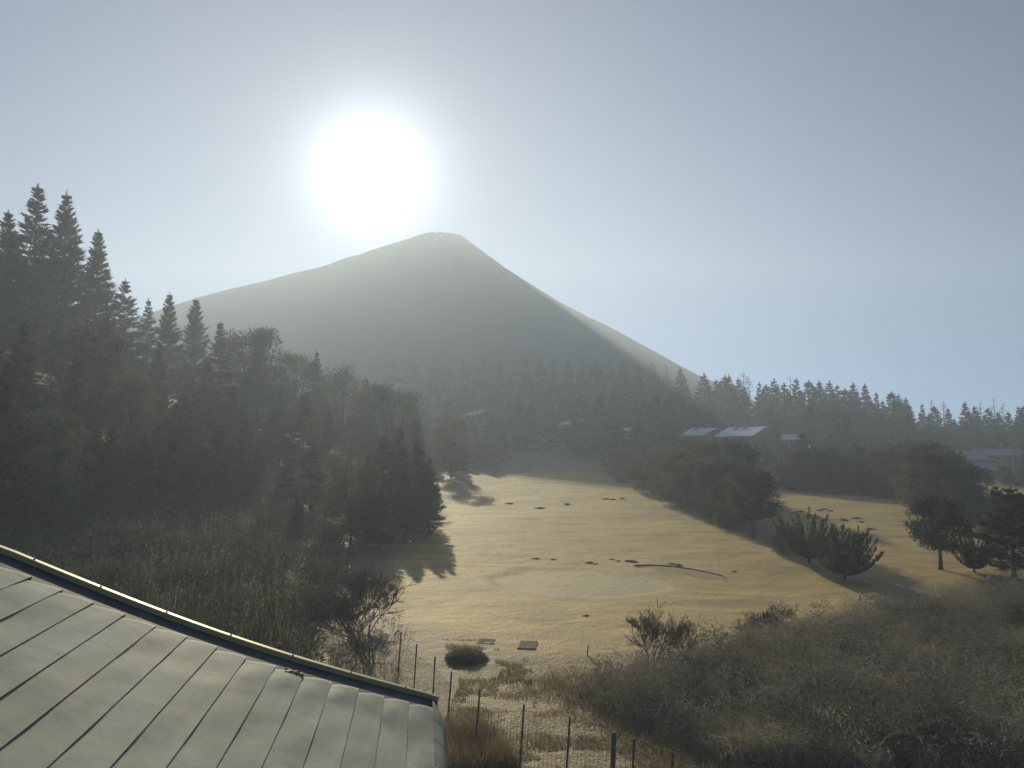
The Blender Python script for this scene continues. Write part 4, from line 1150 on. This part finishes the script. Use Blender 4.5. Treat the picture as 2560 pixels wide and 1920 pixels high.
# ------------------------------------------------------------------ wire fence
def build_fence():
    tops = [(1003, 1580), (1042, 1610), (1088, 1641), (1129, 1679), (1200, 1722), (1310, 1761), (1425, 1791), (1535, 1830), (1585, 1847), (1682, 1881)]
    pts = []
    for px, py in tops:
        for Y in np.linspace(15, 60, 1800):
            p = W(px, py, Y)
            if p[2] - float(base_h(p[0], p[1])) < 1.7: break
        pts.append(p)
    root = link('fence', None, None, (pts[4][0], pts[4][1], 0)); off = -np.array(root.location)
    tag(root, 'low wire mesh fence on thin dark posts running right from the roof corner', 'fence')
    g = random.Random(12); feet = []
    for i, p in enumerate(pts):
        z = float(height(p[0], p[1])); lean = -0.14 + g.uniform(-0.05, 0.05)
        foot = np.array([p[0] + lean, p[1], z - 0.3]); feet.append(foot)
        r = 0.07 if i == 7 else 0.032
        mb = MB(); mb.tubes([foot + off], [p + off], r, r * 0.95, 7)
        o = mb.build('fence_post', M['post'], root)
        if i == 7: o['label'] = 'thicker gate post of the fence'
    mb = MB(); P, Q = [], []
    for a in range(len(pts) - 1):
        n = max(3, int(np.linalg.norm(pts[a + 1] - pts[a]) / 0.16))
        for k in range(n):
            t = (k + 0.5) / n; top = pts[a] + (pts[a + 1] - pts[a]) * t; bot = feet[a] + (feet[a + 1] - feet[a]) * t
            P.append(bot + (top - bot) * 0.2); Q.append(bot + (top - bot) * 0.82)
        for f in (0.22, 0.34, 0.46, 0.58, 0.70, 0.82):
            P.append(feet[a] + (pts[a] - feet[a]) * f); Q.append(feet[a + 1] + (pts[a + 1] - feet[a + 1]) * f)
    mb.tubes(np.array(P) + off, np.array(Q) + off, 0.0055, 0.0055, 3, cap=False)
    o = mb.build('wire_mesh', M['wire'], root); o['kind'] = 'stuff'
build_fence()

# ------------------------------------------------------------------ golf details
def tuft(seed, r=0.4, h=0.28):
    g = np.random.default_rng(seed); n = 70
    p = g.normal(0, r * 0.5, (n, 3)); p[:, 2] = -0.03
    d = p * 1.2 + g.normal(0, 0.2, (n, 3)); d[:, 2] = 0.6
    v, f = cards(p, d, g.uniform(0.5, 1.1, n) * h * 1.3, 0.10, g)
    a = np.linspace(0, 6.283, 9)[:-1]
    ring = np.stack([r * np.cos(a) * g.uniform(0.8, 1.1, 8), 0.8 * r * np.sin(a), np.full(8, -0.06)], -1)
    top = np.array([[0, 0, h * 0.75]]); mid = ring * [0.6, 0.6, 0] + [0, 0, h * 0.55]
    mv = np.concatenate([ring, mid, top]); j = np.arange(8); jn = (j + 1) % 8
    V, F = join_arrays([(v, f), (mv, np.concatenate([np.stack([j, jn, jn + 8], -1), np.stack([j, jn + 8, j + 8], -1), np.stack([j + 8, jn + 8, 0 * j + 16], -1)]))])
    return mesh_np('grass_clump', V, F, M['tuft'])
TUFT = [tuft(600 + i) for i in range(3)]
mid_t = [(1340, 1398), (1385, 1400), (1475, 1408), (1490, 1411), (1530, 1400), (1545, 1403), (1572, 1404), (1586, 1406), (1680, 1411), (1695, 1414), (1836, 1430), (1466, 1541)]
far_t = [(1516, 1248), (1532, 1250), (1555, 1247), (1275, 1260), (1350, 1272), (1418, 1262)]
right_t = [(1985, 1284), (2002, 1280), (2022, 1290), (2048, 1277), (2060, 1274), (2076, 1278), (2110, 1301), (2142, 1297), (2152, 1306), (2176, 1324), (2040, 1295)]
for lst, lab, grp in ((mid_t, 'small dark grass clump on the fairway just behind the pale green', 'dark clumps behind the green'),
                      (far_t, 'small dark grass clump on the upper part of the main fairway', 'dark clumps up the main fairway'),
                      (right_t, 'small dark grass clump on the right fairway behind the junipers', 'dark clumps on the right fairway')):
    for i, (px, py) in enumerate(lst):
        p = hit(px, py); o = link('grass_clump', TUFT[i % 3], None, (p[0], p[1], p[2] - 0.01)); s = 0.62 * p[1] / 85 * random.uniform(0.7, 1.35)
        o.scale = (s * 1.3, s, s); o.rotation_euler = (0, 0, random.uniform(0, 6)); tag(o, lab, 'grass clump', grp)

def bunker():
    curve = [(1588, 1417), (1630, 1416), (1680, 1419), (1730, 1426), (1775, 1435), (1806, 1443), (1818, 1450)]
    front = [(1600, 1420), (1650, 1428), (1700, 1437), (1750, 1446), (1790, 1452), (1806, 1454), (1815, 1453)]
    A = np.array([hit(*c) for c in curve]); Bf = np.array([hit(*c) for c in front])
    root = link('sand_bunker', None, None, tuple(A.mean(0))); off = -A.mean(0)
    tag(root, 'shallow bunker with a long dark curved lip right of the pale green', 'bunker')
    n = len(A); lo = A + [0, -0.05, 0.02]; hi = A + [0, 0.15, 0.13]; back = A + [0, 1.4, 0.03]
    mb = MB(); v = np.concatenate([lo, hi, back]) + off
    j = np.arange(n - 1)
    mb.add(v, np.concatenate([np.stack([j, j + 1, j + 1 + n, j + n], -1), np.stack([j + n, j + n + 1, j + 1 + 2 * n, j + 2 * n], -1)]))
    mb.build('lip', M['tuft'], root)
    mb = MB(); v = np.concatenate([Bf + [0, 0, 0.012], A + [0, -0.05, 0.05]]) + off
    mb.add(v, np.stack([j, j + 1, j + 1 + n, j + n], -1)); mb.build('sand', M['sand'], root)
bunker()

def slope_mat(px, py, w, d, label):
    p = hit(px, py); root = link('turf_mat', None, None, tuple(p)); root.rotation_euler = (R(2), 0, R(-6)); tag(root, label, 'mat', 'dark panels set in the slope')
    mb = MB(); mb.box((0, 0, 0.03), (w, d, 0.06)); mb.build('mat', M['dark_mat'], root)
    mb = MB(); mb.box((0, -d / 2 - 0.05, 0.0), (w + 0.1, 0.09, 0.16)); mb.build('edge_board', M['wood'], root)
slope_mat(1320, 1614, 0.85, 1.5, 'dark rectangular mat set in the grass at the top of the path')
slope_mat(1216, 1606, 0.8, 1.0, 'fainter dark mat left of the clear rectangular one')

# low dark shrub beside the path
g = np.random.default_rng(77); n = 3500
pp = unit(g.normal(size=(n, 3))) * (g.random(n) ** 0.4)[:, None] * [1.0, 0.9, 0.42]; pp[:, 2] = np.abs(pp[:, 2])
v, f = cards(pp, pp + [0, 0, 0.3], g.uniform(0.08, 0.2, n), 0.07, g)
p = hit(1166, 1650); o = link('low_shrub', mesh_np('low_shrub', v, f, M['bramble']), None, tuple(p)); o.scale = (0.95, 1.2, 0.9)
tag(o, 'low rounded dark shrub left of the path above the fence', 'shrub')

def stake(px, base, top, label, col, r=0.04):
    p = hit(px, base); h = W(px, top, p[1])[2] - p[2]
    mb = MB(); mb.tubes([[0, 0, -0.2]], [[0.08, 0, h]], r, r * 0.9, 6); o = mb.build('stake', col, None, loc=tuple(p)); tag(o, label, 'stake')
stake(2148, 1504, 1488, 'short dark stake at the tip of the main fairway by the thicket', M['post'], 0.045)
stake(1467, 1640, 1612, 'thin stake at the grass edge left of the bare shrubs', M['post'], 0.03)
def marker(px, base, top, w, h, label):
    p = hit(px, base); hh = W(px, top, p[1])[2] - p[2]
    root = link('marker_sign', None, None, tuple(p)); tag(root, label, 'marker')
    mb = MB(); mb.tubes([[0, 0.04, -0.2]], [[0, 0.04, hh]], 0.03, 0.03, 6); mb.build('post', M['post'], root)
    mb = MB(); mb.box((0, -0.02, hh - h / 2), (w, 0.04, h)); mb.build('panel', M['white'], root)
marker(2473, 1462, 1438, 0.26, 0.3, 'tiny white marker board by the thicket at the far right')
marker(2027, 1226, 1112, 0.5, 1.2, 'small white board glinting in the dark trees behind the right fairway')

def utility_pole(px, top, base, Y, label):
    a, b = W(px, base, Y), W(px, top, Y); z = min(a[2], float(height(a[0], a[1])))
    root = link('utility_pole', None, None, (a[0], a[1], z)); tag(root, label, 'pole', 'utility poles by the blue roofs'); h = b[2] - z
    mp = M['white']
    mb = MB(); mb.tubes([[0, 0, -0.3]], [[0, 0, h]], 0.16, 0.10, 8); mb.build('pole', M['concrete'], root)
    mb = MB(); mb.box((0, 0, h - 0.6), (1.6, 0.12, 0.12)); mb.build('crossarm', M['concrete'], root)
M['concrete'] = simple_mat('pale_concrete', (0.42, 0.41, 0.39), 0.85, var=0.1)
utility_pole(2505, 1106, 1180, 215, 'pale utility pole before the trees, left one of the pair')
utility_pole(2534, 1106, 1180, 218, 'pale utility pole nearer the right picture edge of the pair')

# ------------------------------------------------------------------ contrail far beyond the haze
def contrail(a, b, label):
    D = 6000.0; P, Q = W(*a, D), W(*b, D); n = 14; g = np.random.default_rng(3)
    t = np.linspace(0, 1, n); pts = P + (Q - P) * t[:, None]; r = 2.2 + 4.5 * np.sin(t * math.pi) ** 0.8 * g.uniform(0.7, 1.1, n)
    v, q = tube_arrays(pts[:-1], pts[1:], r[:-1], r[1:], 8)
    m, nn, ll = new_mat('contrail_ice'); out = nn.new('ShaderNodeOutputMaterial')
    d = nn.new('ShaderNodeBsdfTranslucent'); d.inputs[0].default_value = (0.85, 0.85, 0.86, 1); tr = nn.new('ShaderNodeBsdfTransparent')
    mx = nn.new('ShaderNodeMixShader'); mx.inputs[0].default_value = 0.09
    ll.new(tr.outputs[0], mx.inputs[1]); ll.new(d.outputs[0], mx.inputs[2]); ll.new(mx.outputs[0], out.inputs['Surface'])
    o = link('contrail', mesh_np('contrail', v, q, m, smooth=True)); tag(o, label, 'contrail')
contrail((1690, 824), (1800, 815), 'longer faint contrail low in the sky, nearer the mountain')
contrail((1905, 806), (1966, 796), 'shorter faint contrail low in the sky, farther right')
